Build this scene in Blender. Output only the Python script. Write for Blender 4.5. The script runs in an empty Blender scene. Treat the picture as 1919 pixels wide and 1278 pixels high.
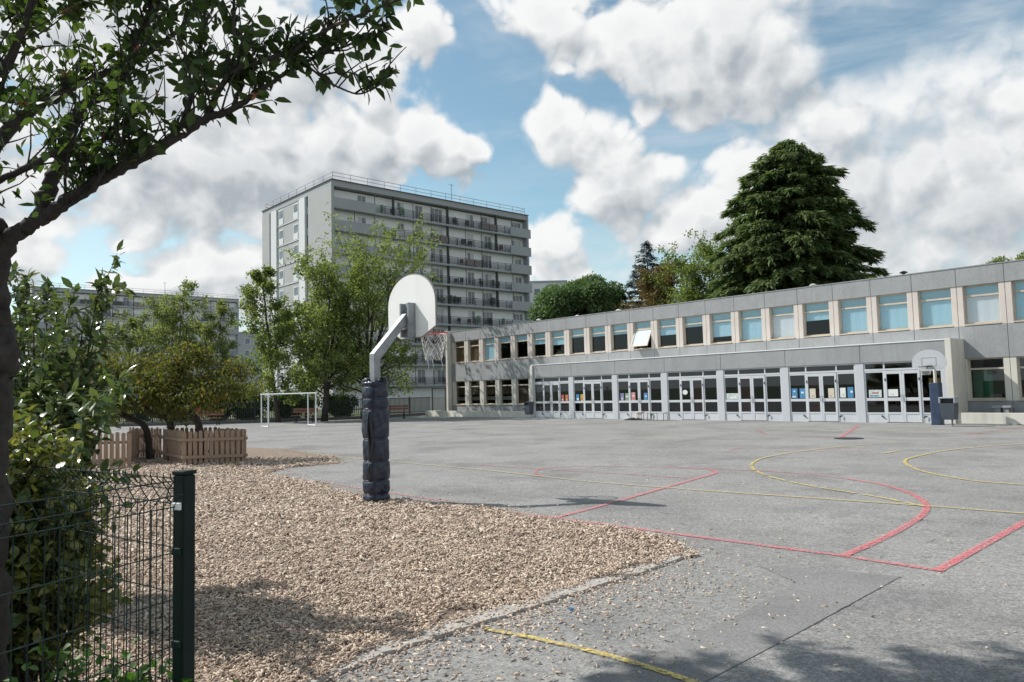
import bpy, math, random
import numpy as np
from mathutils import Vector, Matrix, Euler
from math import radians as R, sin, cos, tan, pi, atan2, asin, sqrt

S = bpy.context.scene
COL = S.collection
# ------------------------------------------------------------------ camera
FPX, PITCH, ROLL, EYE = 1406.24, R(3.8697), R(-1.4408), 1.6
cd = bpy.data.cameras.new('camera'); cam = bpy.data.objects.new('camera', cd); COL.objects.link(cam)
cd.sensor_width = 36.0; cd.lens = FPX/1919*36.0; cd.clip_start = 0.05; cd.clip_end = 3000
cam.matrix_world = Matrix.Translation((0,0,EYE)) @ Matrix.Rotation(pi/2+PITCH,4,'X') @ Matrix.Rotation(ROLL,4,'Z')
S.camera = cam
S.view_settings.view_transform = 'Standard'; S.view_settings.look = 'None'
S.view_settings.exposure = 0.25; S.view_settings.gamma = 1.0
S.render.engine = 'CYCLES'
S.cycles.max_bounces = 6; S.cycles.transparent_max_bounces = 16; S.cycles.glossy_bounces = 3
S.cycles.use_denoising = True

# survey of the place: bearing of a sighted point, and where a sighted ground point lies
def ray(px, py):
    x, y = px-959.5, py-639.0
    cr, sr = cos(ROLL), sin(ROLL)
    a, b = (x*cr+y*sr)/FPX, (-x*sr+y*cr)/FPX
    c, s = cos(PITCH), sin(PITCH)
    return Vector((a, c+b*s, s-b*c))
def G(px, py, z=0.0):
    r = ray(px, py); t = (z-EYE)/r.z
    return Vector((r.x*t, r.y*t, z))
def at(px, py, Y):
    r = ray(px, py); return r*(Y/r.y) + Vector((0,0,EYE))

# ------------------------------------------------------------------ sun and sky
SUN_EL, SUN_AZ = R(43.5), atan2(-0.935, 0.355)          # azimuth measured from +Y towards +X
sun_dir = Vector((sin(SUN_AZ)*cos(SUN_EL), cos(SUN_AZ)*cos(SUN_EL), sin(SUN_EL)))
sl = bpy.data.lights.new('sun', 'SUN'); sl.energy = 4.3; sl.angle = R(0.53); sl.color = (1.0, 0.97, 0.925)
so = bpy.data.objects.new('sun', sl); COL.objects.link(so)
so.rotation_euler = sun_dir.to_track_quat('Z', 'Y').to_euler(); so.location = (-60, 25, 70)

W = bpy.data.worlds.new('World'); S.world = W; W.use_nodes = True
def build_world():
    nt = W.node_tree; N = nt.nodes; L = nt.links; N.clear()
    def node(t, **k):
        n = N.new(t)
        for a, b in k.items(): setattr(n, a, b)
        return n
    def M(op, a, b=None, c=None, clamp=False):
        n = node('ShaderNodeMath', operation=op, use_clamp=clamp)
        for i, q in enumerate((a, b, c)):
            if q is None: continue
            if isinstance(q, (int, float)): n.inputs[i].default_value = q
            else: L.new(q, n.inputs[i])
        return n.outputs[0]
    def VM(op, a, b=None, scale=None):
        n = node('ShaderNodeVectorMath', operation=op)
        for i, q in enumerate((a, b)):
            if q is None: continue
            if isinstance(q, tuple): n.inputs[i].default_value = q
            else: L.new(q, n.inputs[i])
        if scale is not None: n.inputs['Scale'].default_value = scale
        return n
    def ramp(x, a, b, o0=0.0, o1=1.0):
        n = node('ShaderNodeMapRange', interpolation_type='SMOOTHSTEP')
        L.new(x, n.inputs[0])
        for i, q in enumerate((a, b, o0, o1)): n.inputs[i+1].default_value = q
        return n.outputs[0]
    def mixc(f, a, b):
        n = node('ShaderNodeMix', data_type='RGBA')
        if isinstance(f, (int, float)): n.inputs[0].default_value = f
        else: L.new(f, n.inputs[0])
        for i, q in ((6, a), (7, b)):
            if isinstance(q, tuple): n.inputs[i].default_value = q
            else: L.new(q, n.inputs[i])
        return n.outputs[2]
    sky = node('ShaderNodeTexSky', sky_type='NISHITA')
    sky.sun_disc = False; sky.sun_elevation = SUN_EL; sky.sun_rotation = SUN_AZ
    sky.air_density = 1.0; sky.dust_density = 0.4; sky.ozone_density = 1.4; sky.altitude = 150
    tc = node('ShaderNodeTexCoord'); d = tc.outputs['Generated']
    sp = node('ShaderNodeSeparateXYZ'); L.new(d, sp.inputs[0])
    def fbm(vec, scale, detail, rough, dist=0.0, col=False):
        n = node('ShaderNodeTexNoise', noise_dimensions='3D')
        n.inputs['Scale'].default_value = scale; n.inputs['Detail'].default_value = detail
        n.inputs['Roughness'].default_value = rough; n.inputs['Distortion'].default_value = dist
        L.new(vec, n.inputs['Vector']); return n.outputs['Color' if col else 'Fac']
    # the whole cloud field as a function of direction, so that it can be sampled again a step towards the sun
    def blobs(pw, lst):
        acc = None
        for (px, py, rx, ry, amp) in lst:
            r = ray(px, py).normalized()
            a0, e0 = atan2(r.x, r.y), asin(r.z); k = 1406.0
            v = VM('SUBTRACT', pw, (a0, e0, 0.0)).outputs[0]
            v = VM('MULTIPLY', v, (k/rx, k/ry, 0.0)).outputs[0]
            f = ramp(VM('LENGTH', v).outputs['Value'], 0.1, 1.45, amp, 0.0)
            acc = f if acc is None else M('MAXIMUM', acc, f)
        return acc
    CUMULUS = [(1010,25,120,60,.95),(1180,70,180,90,1.0),(1350,60,210,100,1.0),(1290,160,170,80,1.0),(1440,120,110,100,1.0),
               (1060,250,75,75,.95),(1140,270,110,80,.95),(1170,350,130,80,.95),(1310,400,130,85,.95),(1240,320,80,70,.85),(1400,330,90,90,.85),
               (1040,450,90,75,.95),(1060,510,110,50,.85),
               (880,280,62,48,.95),(790,275,110,70,1.0),(640,300,180,100,1.0),(840,330,80,40,.85),(430,300,210,130,1.0),(330,360,170,100,.95),(560,410,130,70,.85),
               (390,505,150,55,.95),(250,520,90,34,.9),(60,478,75,46,.95),(20,510,70,45,.75),(250,440,50,20,.7),
               (250,110,430,200,1.0),(560,120,110,120,.9),(805,45,60,65,.8),(690,195,55,38,.65),(1060,120,40,22,.75),
               (1600,340,220,160,.88),(1830,330,220,180,.92),(1580,230,180,80,.82),(1820,200,180,80,.78),(1700,460,300,90,.9),
               (930,560,200,50,.8),(500,570,380,60,.8),(-250,300,350,220,.9),(2300,250,330,270,.9)]
    def field(vec):
        s3 = node('ShaderNodeSeparateXYZ'); L.new(vec, s3.inputs[0])
        az = M('ARCTAN2', s3.outputs[0], s3.outputs[1]); el = M('ARCSINE', s3.outputs[2])
        cb = node('ShaderNodeCombineXYZ'); L.new(az, cb.inputs[0]); L.new(el, cb.inputs[1])
        w = VM('SCALE', VM('SUBTRACT', fbm(vec, 9.0, 2, .55, 0, True), (.5,.5,.5)).outputs[0], None, .07).outputs[0]
        pw = VM('ADD', cb.outputs[0], w).outputs[0]
        cover = blobs(pw, CUMULUS)
        gen = ramp(fbm(vec, 1.7, 2, 0.5), 0.45, 0.66, 0.0, 0.9)
        front = ramp(s3.outputs[1], 0.2, 0.55, 1.0, 0.0)
        cover = M('MAXIMUM', cover, M('MULTIPLY', gen, front))
        n = fbm(vec, 6.0, 12, .63, 0.0)
        q = VM('ADD', vec, VM('SCALE', w, None, .45).outputs[0]).outputs[0]
        p1 = M('ABSOLUTE', M('SUBTRACT', fbm(q, 15.0, 0, .5), .5)); p2 = M('ABSOLUTE', M('SUBTRACT', fbm(q, 34.0, 1, .5), .5))
        puff = M('SUBTRACT', M('ADD', M('MULTIPLY', p1, 1.5), M('MULTIPLY', p2, .8)), .20)
        return M('ADD', M('ADD', cover, M('MULTIPLY', M('SUBTRACT', n, 0.5), 1.45)), M('MULTIPLY', puff, 0.9))
    dens = field(d)
    s0az = M('ARCTAN2', sp.outputs[0], sp.outputs[1])
    up_ = Vector((sun_dir.x*.6, sun_dir.y*.2, .9)).normalized()*0.030
    dens2 = field(VM('ADD', d, tuple(up_)).outputs[0])
    far_side = ramp(s0az, .26, .44)
    soft = ramp(dens, 0.12, 0.86)
    crisp = ramp(dens, 0.26, 0.62)
    mask = M('ADD', M('MULTIPLY', crisp, M('SUBTRACT', 1.0, far_side)), M('MULTIPLY', soft, far_side))
    # thin high veils, stretched along the horizon
    thin = ramp(fbm(VM('MULTIPLY', d, (1.0,1.0,4.5)).outputs[0], 2.6, 9, 0.62, .5), 0.36, 0.78, 0.0, 0.62)
    thin = M('MULTIPLY', thin, M('ADD', 1.0, M('MULTIPLY', far_side, .55)), clamp=True)
    # brighter towards the sun side, greyer in the thick middle and at the base
    lit = M('ADD', M('MULTIPLY', M('SUBTRACT', dens, dens2), 1.25), 0.71, clamp=True)
    thick = ramp(dens, 0.65, 1.5)
    shade = M('SUBTRACT', lit, M('MULTIPLY', thick, 0.30))
    s3 = node('ShaderNodeSeparateXYZ'); L.new(d, s3.inputs[0])
    a2 = M('ARCTAN2', s3.outputs[0], s3.outputs[1]); e2 = M('ARCSINE', s3.outputs[2])
    c2 = node('ShaderNodeCombineXYZ'); L.new(a2, c2.inputs[0]); L.new(e2, c2.inputs[1])
    w2 = VM('SCALE', VM('SUBTRACT', fbm(d, 5.0, 4, .55, 0, True), (.5,.5,.5)).outputs[0], None, .10).outputs[0]
    grey = blobs(VM('ADD', c2.outputs[0], w2).outputs[0], [(380,360,260,75,1.0),(560,330,130,45,.7),(840,335,80,25,.6),(720,315,130,28,.55),(1700,430,300,70,.55),(1480,190,130,35,.7),(1270,195,150,30,.6),
                 (1650,320,250,60,.45),(1180,395,90,25,.6),(330,548,150,22,.6),(1010,515,80,20,.5),(1420,130,90,30,.45),(250,60,350,120,.25)])
    shade = M('SUBTRACT', shade, M('MULTIPLY', M('MULTIPLY', grey, ramp(fbm(d, 11.0, 6, .6), .32, .68, .45, 1.0)), 0.50), clamp=True)
    ccol = mixc(shade, (3.6,4.0,4.35,1), (7.9,7.95,7.95,1))
    tint = node('ShaderNodeMix', data_type='RGBA', blend_type='MULTIPLY'); tint.inputs[0].default_value = 1.0
    L.new(sky.outputs[0], tint.inputs[6]); tint.inputs[7].default_value = (1.26,1.37,1.15,1)
    clear = mixc(thin, tint.outputs[2], (6.0,6.5,6.9,1))
    clear = mixc(ramp(e2, 0.0, 0.24, 0.85, 0.0), clear, (6.0,6.7,7.2,1))
    col = mixc(mask, clear, ccol)
    bg = node('ShaderNodeBackground'); bg.inputs['Strength'].default_value = 0.1
    L.new(col, bg.inputs[0])
    out = node('ShaderNodeOutputWorld'); L.new(bg.outputs[0], out.inputs['Surface'])
build_world()

# ------------------------------------------------------------------ materials
MATS = {}
def mat(name, col, rough=0.7, col2=None, scale=4.0, detail=6, contrast=(0.35,0.65), bump=0.0, bscale=None, bdist=0.01,
        metal=0.0, spec=0.5, island=None, transl=None, tex='noise', stretch=None, spots=None, alpha=None, coat=0.0, agg=None, streak=0.0):
    m = bpy.data.materials.new(name); m.use_nodes = True
    nt = m.node_tree; N = nt.nodes; L = nt.links
    bs = N['Principled BSDF']; out = N['Material Output']
    bs.inputs['Roughness'].default_value = rough; bs.inputs['Metallic'].default_value = metal
    bs.inputs['Specular IOR Level'].default_value = spec
    bs.inputs['Coat Weight'].default_value = coat
    tc = N.new('ShaderNodeTexCoord'); vec = tc.outputs['Object']
    if stretch:
        mp = N.new('ShaderNodeMapping'); mp.inputs['Scale'].default_value = stretch; L.new(vec, mp.inputs[0]); vec = mp.outputs[0]
    def noise(sc, de=6, ro=0.6):
        n = N.new('ShaderNodeTexNoise'); n.inputs['Scale'].default_value = sc; n.inputs['Detail'].default_value = de
        n.inputs['Roughness'].default_value = ro; L.new(vec, n.inputs['Vector']); return n.outputs['Fac']
    def rmp(x, a, b, o0=0.0, o1=1.0):
        n = N.new('ShaderNodeMapRange'); L.new(x, n.inputs[0])
        for i, q in enumerate((a, b, o0, o1)): n.inputs[i+1].default_value = q
        return n.outputs[0]
    def mix(f, a, b, bt='MIX'):
        n = N.new('ShaderNodeMix'); n.data_type = 'RGBA'; n.blend_type = bt
        if isinstance(f, (int, float)): n.inputs[0].default_value = f
        else: L.new(f, n.inputs[0])
        for i, q in ((6, a), (7, b)):
            if isinstance(q, tuple): n.inputs[i].default_value = q if len(q) == 4 else (*q, 1)
            else: L.new(q, n.inputs[i])
        return n.outputs[2]
    c = (*col, 1)
    if col2 is not None:
        c = mix(rmp(noise(scale, detail), *contrast), c, (*col2, 1))
    if spots:      # fine aggregate: (colour, scale, lo, hi, amount)
        for (sc_col, sc_s, lo, hi, am) in spots:
            c = mix(rmp(noise(sc_s, 3), lo, hi, 0.0, am), c, (*sc_col, 1))
    if streak:     # rain streaks: stretched down the wall
        mp = N.new('ShaderNodeMapping'); mp.inputs['Scale'].default_value = (2.6,2.6,.22); L.new(vec, mp.inputs[0])
        n = N.new('ShaderNodeTexNoise'); n.inputs['Scale'].default_value = 2.2; n.inputs['Detail'].default_value = 6; L.new(mp.outputs[0], n.inputs['Vector'])
        c = mix(rmp(n.outputs['Fac'], .50, .72, 0.0, streak), c, (.17,.165,.155,1))
    if agg:        # stones in a binder: every cell its own tone
        for sc, lo, hi in agg:
            v = N.new('ShaderNodeTexVoronoi'); v.inputs['Scale'].default_value = sc; L.new(vec, v.inputs['Vector'])
            sx = N.new('ShaderNodeSeparateColor'); L.new(v.outputs['Color'], sx.inputs[0])
            g1 = rmp(sx.outputs[0], 0, 1, lo, hi); cc = N.new('ShaderNodeCombineColor')
            for i in range(3): L.new(g1, cc.inputs[i])
            c = mix(1.0, c, cc.outputs[0], 'MULTIPLY')
    if island:     # per leaf / per chip variation: list of colours
        g = N.new('ShaderNodeNewGeometry'); cr = N.new('ShaderNodeValToRGB')
        cr.color_ramp.interpolation = 'LINEAR'
        el = cr.color_ramp.elements
        while len(el) < len(island): el.new(0.5)
        for i, q in enumerate(island):
            el[i].position = i/(len(island)-1); el[i].color = (*q, 1)
        L.new(g.outputs['Random Per Island'], cr.inputs[0]); c = cr.outputs[0]
    if isinstance(c, tuple): bs.inputs['Base Color'].default_value = c
    else: L.new(c, bs.inputs['Base Color'])
    if bump:
        b = N.new('ShaderNodeBump'); b.inputs['Strength'].default_value = bump; b.inputs['Distance'].default_value = bdist
        L.new(noise(bscale or scale*4, 8, .65), b.inputs['Height']); L.new(b.outputs[0], bs.inputs['Normal'])
    sh = bs.outputs[0]
    if transl:
        t = N.new('ShaderNodeBsdfTranslucent')
        tcol = mix(1.0, c, tuple(transl[1]), 'MULTIPLY') if len(transl) > 1 else c
        if isinstance(tcol, tuple): t.inputs[0].default_value = tcol
        else: L.new(tcol, t.inputs[0])
        ms = N.new('ShaderNodeMixShader'); ms.inputs[0].default_value = transl[0]
        L.new(sh, ms.inputs[1]); L.new(t.outputs[0], ms.inputs[2]); sh = ms.outputs[0]
    if alpha:      # worn paint: (scale, lo, hi)
        t = N.new('ShaderNodeBsdfTransparent'); ms = N.new('ShaderNodeMixShader')
        a1 = rmp(noise(alpha[0], 8, .7), alpha[1], alpha[2])
        L.new(a1, ms.inputs[0]); L.new(t.outputs[0], ms.inputs[1]); L.new(sh, ms.inputs[2]); sh = ms.outputs[0]
    L.new(sh, out.inputs['Surface'])
    MATS[name] = m; return m
def glass(name, tint, refl=0.12, rough=0.01, k=.55):
    m = bpy.data.materials.new(name); m.use_nodes = True
    nt = m.node_tree; N = nt.nodes; L = nt.links
    N.remove(N['Principled BSDF']); out = N['Material Output']
    t = N.new('ShaderNodeBsdfTransparent'); t.inputs[0].default_value = (*tint, 1)
    g = N.new('ShaderNodeBsdfGlossy'); g.inputs['Roughness'].default_value = rough; g.inputs[0].default_value = (.9,.95,1,1)
    lw = N.new('ShaderNodeFresnel'); lw.inputs[0].default_value = 1.5
    mr = N.new('ShaderNodeMath'); mr.operation = 'MULTIPLY_ADD'; L.new(lw.outputs[0], mr.inputs[0])
    mr.inputs[1].default_value = k; mr.inputs[2].default_value = refl; mr.use_clamp = True
    ms = N.new('ShaderNodeMixShader'); L.new(mr.outputs[0], ms.inputs[0]); L.new(t.outputs[0], ms.inputs[1]); L.new(g.outputs[0], ms.inputs[2])
    L.new(ms.outputs[0], out.inputs['Surface']); MATS[name] = m; return m

# ------------------------------------------------------------------ mesh helpers
class MB:
    def __init__(s): s.v = []; s.f = []; s.m = []
    def add(s, vs, fs, m=0):
        o = len(s.v); s.v += [tuple(q) for q in vs]; s.f += [tuple(i+o for i in f) for f in fs]; s.m += [m]*len(fs); return s
    def box(s, x0, x1, y0, y1, z0, z1, m=0):
        return s.add([(x0,y0,z0),(x1,y0,z0),(x1,y1,z0),(x0,y1,z0),(x0,y0,z1),(x1,y0,z1),(x1,y1,z1),(x0,y1,z1)],
                     [(0,3,2,1),(4,5,6,7),(0,1,5,4),(1,2,6,5),(2,3,7,6),(3,0,4,7)], m)
    def obox(s, c, ax, ay, az, m=0):      # oriented box, half axes
        c, ax, ay, az = map(Vector, (c, ax, ay, az))
        vs = [c+sx*ax+sy*ay+sz*az for sz in (-1,1) for sx, sy in ((-1,-1),(1,-1),(1,1),(-1,1))]
        return s.add(vs, [(0,3,2,1),(4,5,6,7),(0,1,5,4),(1,2,6,5),(2,3,7,6),(3,0,4,7)], m)
    def bar(s, a, b, w, h, m=0, up=(0,0,1)):
        a, b = Vector(a), Vector(b); d = (b-a)
        u = Vector(up)
        if abs(d.normalized().dot(u)) > .97: u = Vector((0,1,0))
        x = d.cross(u).normalized(); y = x.cross(d).normalized()
        return s.obox((a+b)/2, d/2, x*w/2, y*h/2, m)
    def tube(s, pts, rad, n=8, m=0, cap=True, seed=None, rough=0.0):
        pts = [Vector(p) for p in pts]
        rad = [rad]*len(pts) if isinstance(rad, (int, float)) else rad
        rg = random.Random(seed) if seed is not None else None
        o = len(s.v); x = None
        for i, p in enumerate(pts):
            t = (pts[min(i+1, len(pts)-1)]-pts[max(i-1, 0)])
            t = t.normalized() if t.length > 1e-9 else Vector((0,0,1))
            if x is None:
                x = t.cross(Vector((0.3,0.9,0.1)) if abs(t.z) > .8 else Vector((0,0,1))).normalized()
            x = (x-t*x.dot(t)).normalized(); y = t.cross(x)
            for k in range(n):
                a = 2*pi*k/n; r = rad[i]*(1+(rg.uniform(-rough, rough) if rg else 0))
                q = p+x*cos(a)*r+y*sin(a)*r; s.v.append(tuple(q))
        for i in range(len(pts)-1):
            for k in range(n):
                a, b = o+i*n+k, o+i*n+(k+1) % n
                s.f.append((a, b, b+n, a+n)); s.m.append(m)
        if cap:
            s.f.append(tuple(o+k for k in range(n))[::-1]); s.m.append(m)
            s.f.append(tuple(o+(len(pts)-1)*n+k for k in range(n))); s.m.append(m)
        return s
    def prism(s, poly, z0, z1, m=0):
        n = len(poly)
        vs = [(p[0],p[1],z0) for p in poly]+[(p[0],p[1],z1) for p in poly]
        return s.add(vs, [tuple(range(n))[::-1], tuple(range(n,2*n))]+[(i,(i+1) % n,(i+1) % n+n,i+n) for i in range(n)], m)
    def build(s, name, mats, parent=None, smooth=False, bevel=0.0):
        me = bpy.data.meshes.new(name); me.from_pydata(s.v, [], s.f); me.validate()
        mats = mats if isinstance(mats, (list, tuple)) else [mats]
        for q in mats: me.materials.append(MATS[q])
        if len(mats) > 1: me.polygons.foreach_set('material_index', s.m[:len(me.polygons)])
        if smooth: me.polygons.foreach_set('use_smooth', [True]*len(me.polygons))
        me.update()
        o = bpy.data.objects.new(name, me); COL.objects.link(o)
        if parent: o.parent = parent
        if bevel:
            b = o.modifiers.new('bevel', 'BEVEL'); b.width = bevel; b.segments = 2; b.limit_method = 'ANGLE'
        return o
def tag(o, label=None, cat=None, group=None, kind=None):
    if label: o['label'] = label
    if cat: o['category'] = cat
    if group: o['group'] = group
    if kind: o['kind'] = kind
    return o
def thing(name, label, cat, loc=(0,0,0), rz=0.0, group=None):
    o = bpy.data.objects.new(name, None); COL.objects.link(o); o.location = loc; o.rotation_euler = (0,0,rz)
    o.empty_display_size = 0.2
    return tag(o, label, cat, group)
def struct(o): o['kind'] = 'structure'; return o

def np_mesh(name, V, F, mats, parent=None, mi=None, smooth=False):
    """V (n,3), F list of (k,c) int arrays with constant c each"""
    me = bpy.data.meshes.new(name)
    loops = np.concatenate([f.ravel() for f in F]).astype(np.int32)
    tot = np.concatenate([np.full(len(f), f.shape[1]) for f in F]).astype(np.int32)
    st = np.concatenate([[0], np.cumsum(tot)[:-1]]).astype(np.int32)
    me.vertices.add(len(V)); me.vertices.foreach_set('co', V.astype(np.float32).ravel())
    me.loops.add(len(loops)); me.loops.foreach_set('vertex_index', loops)
    me.polygons.add(len(tot)); me.polygons.foreach_set('loop_start', st); me.polygons.foreach_set('loop_total', tot)
    mats = mats if isinstance(mats, (list, tuple)) else [mats]
    for q in mats: me.materials.append(MATS[q])
    if mi is not None: me.polygons.foreach_set('material_index', mi.astype(np.int32))
    if smooth: me.polygons.foreach_set('use_smooth', np.ones(len(tot), bool))
    me.update(calc_edges=True)
    o = bpy.data.objects.new(name, me); COL.objects.link(o)
    if parent: o.parent = parent
    return o
# leaf outlines: x along the leaf, y across, z up
def leaf_tmpl(w=0.26, fold=0.10, curl=0.12):
    xs = [0.0, 0.28, 0.58, 0.84, 1.0]; ws = [0.0, w*0.86, w, w*0.45, 0.0]
    v = []; idx = {}
    for i, (x, q) in enumerate(zip(xs, ws)):
        zc = -curl*x*x
        idx[(i,0)] = len(v); v.append((x, 0, zc))
        if 0 < i < 4:
            for sgn in (-1, 1):
                idx[(i,sgn)] = len(v); v.append((x, sgn*q, zc+fold*q/ max(w,1e-6)*0.6*w*2))
    tri = []; quad = []
    for sgn in (-1, 1):
        tri.append((idx[(0,0)], idx[(1,0)], idx[(1,sgn)]) if sgn < 0 else (idx[(0,0)], idx[(1,sgn)], idx[(1,0)]))
        for i in (1, 2):
            q = (idx[(i,0)], idx[(i+1,0)], idx[(i+1,sgn)], idx[(i,sgn)])
            quad.append(q if sgn < 0 else q[::-1])
        tri.append((idx[(3,0)], idx[(4,0)], idx[(3,sgn)]) if sgn < 0 else (idx[(3,0)], idx[(3,sgn)], idx[(4,0)]))
    return np.array(v), [np.array(tri), np.array(quad)]
LEAF = leaf_tmpl(0.27)
LEAF_NARROW = leaf_tmpl(0.20, .1, .2)
LEAF_ROUND = leaf_tmpl(0.38, .16, .2)
DIAMOND = (np.array([(0,0,0),(.5,-.33,.06),(1,0,-.1),(.5,.33,.06)]), [np.array([(0,1,2),(0,2,3)])])
SPRAY = (np.array([(0,0,0),(.35,-.16,-.02),(1,0,-.18),(.35,.16,-.02)]), [np.array([(0,1,2),(0,2,3)])])
def instance(tmpl, pos, xdir, up, size):
    v, F = tmpl
    x = xdir/np.maximum(np.linalg.norm(xdir, axis=1, keepdims=True), 1e-9)
    y = np.cross(up, x); y /= np.maximum(np.linalg.norm(y, axis=1, keepdims=True), 1e-9)
    z = np.cross(x, y)
    size = np.asarray(size)
    if size.ndim == 1: size = np.repeat(size[:,None], 3, 1)
    V = (pos[:,None,:] + v[None,:,0,None]*size[:,None,0:1]*x[:,None,:]
         + v[None,:,1,None]*size[:,None,1:2]*y[:,None,:] + v[None,:,2,None]*size[:,None,2:3]*z[:,None,:])
    n, k = len(pos), len(v)
    off = (np.arange(n)*k)[:,None,None]
    return V.reshape(-1,3), [(f[None]+off).reshape(-1, f.shape[1]) for f in F]
def unit(rg, n):
    q = rg.normal(size=(n,3)); return q/np.linalg.norm(q, axis=1, keepdims=True)

# ------------------------------------------------------------------ material list
mat('asphalt', (.240,.231,.217), .9, (.300,.290,.273), .35, 7, (.36,.66), bump=.7, bscale=110, bdist=.006, spec=.25,
    spots=[((.145,.142,.138), .55, .50,.66,.55), ((.33,.322,.31), 1.7, .56,.72,.45), ((.12,.118,.114), 5.5, .62,.72,.5)], agg=[(85,.68,1.32),(30,.86,1.14)])
mat('asphalt_patch', (.190,.185,.176), .9, (.245,.239,.228), .9, 6, bump=.4, bscale=150, bdist=.004, spec=.25, agg=[(140,.8,1.2),(60,.88,1.12)])
mat('crack', (.15,.146,.14), .95, alpha=(5, .46, .60))
mat('soil', (.052,.040,.028), .95, (.095,.078,.05), 3, 7, bump=.8, bscale=30, bdist=.03)
mat('bed', (.20,.15,.11), .95, (.36,.28,.21), 42, 4, (.38,.6), bump=1.0, bscale=46, bdist=.03, spots=[((.08,.06,.045), 33, .55,.68,.8)])
mat('lawn', (.055,.075,.03), .95, (.095,.10,.045), .4, 7, bump=.6, bscale=12, bdist=.06)
mat('wood_chip', (.4,.3,.2), .85, island=[(0.253,0.176,0.129),(0.642,0.498,0.385),(0.446,0.331,0.246),(0.751,0.658,0.522),(0.551,0.421,0.322),(0.165,0.114,0.084),(0.708,0.562,0.436),(0.369,0.267,0.198),(0.603,0.466,0.364)])
mat('kerb', (.36,.335,.30), .9, (.45,.42,.38), 3, 6, bump=.3, bscale=60, bdist=.005)
mat('red_paint', (.68,.175,.19), .85, (.60,.22,.225), 3, 5, bump=.4, bscale=110, bdist=.005, alpha=(30, .38, .56), agg=[(85,.75,1.2)])
mat('red_worn', (.56,.20,.20), .8, alpha=(17, .38, .62))
mat('yellow_paint', (.66,.50,.13), .75, (.58,.46,.18), 3, 5, bump=.3, bscale=170, bdist=.004, alpha=(34, .36, .54), agg=[(85,.75,1.2)])
mat('yellow_worn', (.56,.46,.22), .8, alpha=(22, .36, .56))
mat('concrete', (.345,.35,.352), .92, (.29,.293,.295), 1.1, 8, (.35,.7), bump=.5, bscale=45, bdist=.01,
    spots=[((.20,.20,.20), 22, .56,.68,.6), ((.45,.45,.44), 30, .58,.70,.5)], streak=.22)
mat('joint', (.11,.11,.11), .95)
mat('cream', (.66,.63,.555), .85, (.57,.54,.47), 1.2, 7, (.4,.75), streak=.2, bump=.15, bscale=30, bdist=.006)
mat('pink_render', (.635,.56,.50), .85, (.58,.515,.465), 1.6, 6, bump=.12, bscale=40, bdist=.004)
mat('frame_beige', (.58,.50,.40), .6, (.50,.43,.34), 3, 5)
mat('alu', (.585,.595,.615), .55, (.54,.55,.57), 2.0, 6, spec=.4)
mat('alu_panel', (.535,.545,.565), .6, (.495,.505,.525), 1.2, 6, (.4,.7))
mat('black_rubber', (.02,.02,.022), .5)
mat('blind_blue', (.52,.745,.82), .8, (.50,.72,.80), .9, 3)
mat('blind_white', (.84,.86,.875), .8)
mat('interior_dark', (.03,.029,.028), .9)
mat('interior_red', (.20,.03,.03), .8)
mat('interior_wood', (.22,.13,.075), .8, (.16,.09,.05), 3, 5, stretch=(1,1,8))
mat('interior_green', (.07,.30,.14), .8)
mat('ochre', (.52,.34,.12), .8)
mat('roofing', (.22,.22,.22), .95, (.28,.28,.27), 1, 6)
glass('glass', (.90,.93,.94), .02)
glass('glass_dim', (.62,.66,.67), .035, k=.85)
mat('white_paint', (.78,.78,.77), .6)
mat('galv', (.22,.24,.258), .5, (.33,.352,.372), 9, 6, (.35,.65), metal=.25, bump=.06, bscale=30, bdist=.002)
mat('navy', (.005,.013,.036), .32, (.007,.013,.030), 5, 5, bump=.22, bscale=7, bdist=.025, spec=.45, coat=.2)
mat('navy_flat', (.028,.045,.085), .42, (.04,.06,.11), 4, 5, bump=.4, bscale=9, bdist=.015, spec=.5)
mat('board_white', (.90,.89,.865), .45, (.82,.81,.785), 2.5, 6, (.5,.8), spec=.4)
mat('board_grey', (.55,.555,.585), .6, (.49,.495,.52), 2.5, 6)
mat('board_edge', (.34,.30,.27), .8)
mat('rim_red', (.62,.07,.06), .45, (.42,.06,.05), 15, 5)
mat('net', (.62,.61,.58), .9)
mat('green_metal', (.004,.018,.015), .5, (.006,.025,.021), 6, 4, spec=.3)
mat('green_post', (.002,.009,.007), .45, (.003,.013,.011), 6, 4, spec=.25)
mat('picket', (.37,.255,.18), .85, (.28,.19,.135), 4, 7, (.35,.7), stretch=(6,6,1), bump=.25, bscale=30, bdist=.004)
mat('rail_dark', (.018,.022,.022), .5)
mat('bench_wood', (.26,.12,.07), .7, (.19,.085,.05), 4, 6)
mat('bin_grey', (.045,.055,.07), .5, (.06,.072,.09), 4, 5)
mat('bin_lip', (.35,.37,.40), .5)
mat('tower_beige', (.44,.435,.43), .85, (.415,.41,.405), .5, 6)
mat('tower_white', (.72,.725,.73), .8, (.67,.675,.68), .6, 6)
mat('tower_grey', (.40,.413,.432), .85, (.37,.383,.402), .5, 6)
mat('tower_wall', (.84,.85,.86), .85, (.80,.81,.82), .5, 6)
mat('tower_dark', (.10,.105,.11), .6)
mat('tower_glass', (.10,.12,.14), .12, (.22,.25,.27), .7, 3, spec=.6)
mat('curtain', (.55,.56,.57), .8)
mat('shutter', (.74,.745,.75), .7, (.70,.705,.71), 1.0, 4)
mat('screen_pink', (.42,.34,.33), .8)
mat('bark', (.026,.021,.018), .92, (.062,.052,.045), 14, 8, (.35,.7), bump=.9, bscale=40, bdist=.012)
mat('bark_grey', (.10,.09,.075), .92, (.17,.155,.13), 5, 7, bump=.7, bscale=16, bdist=.02)
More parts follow.
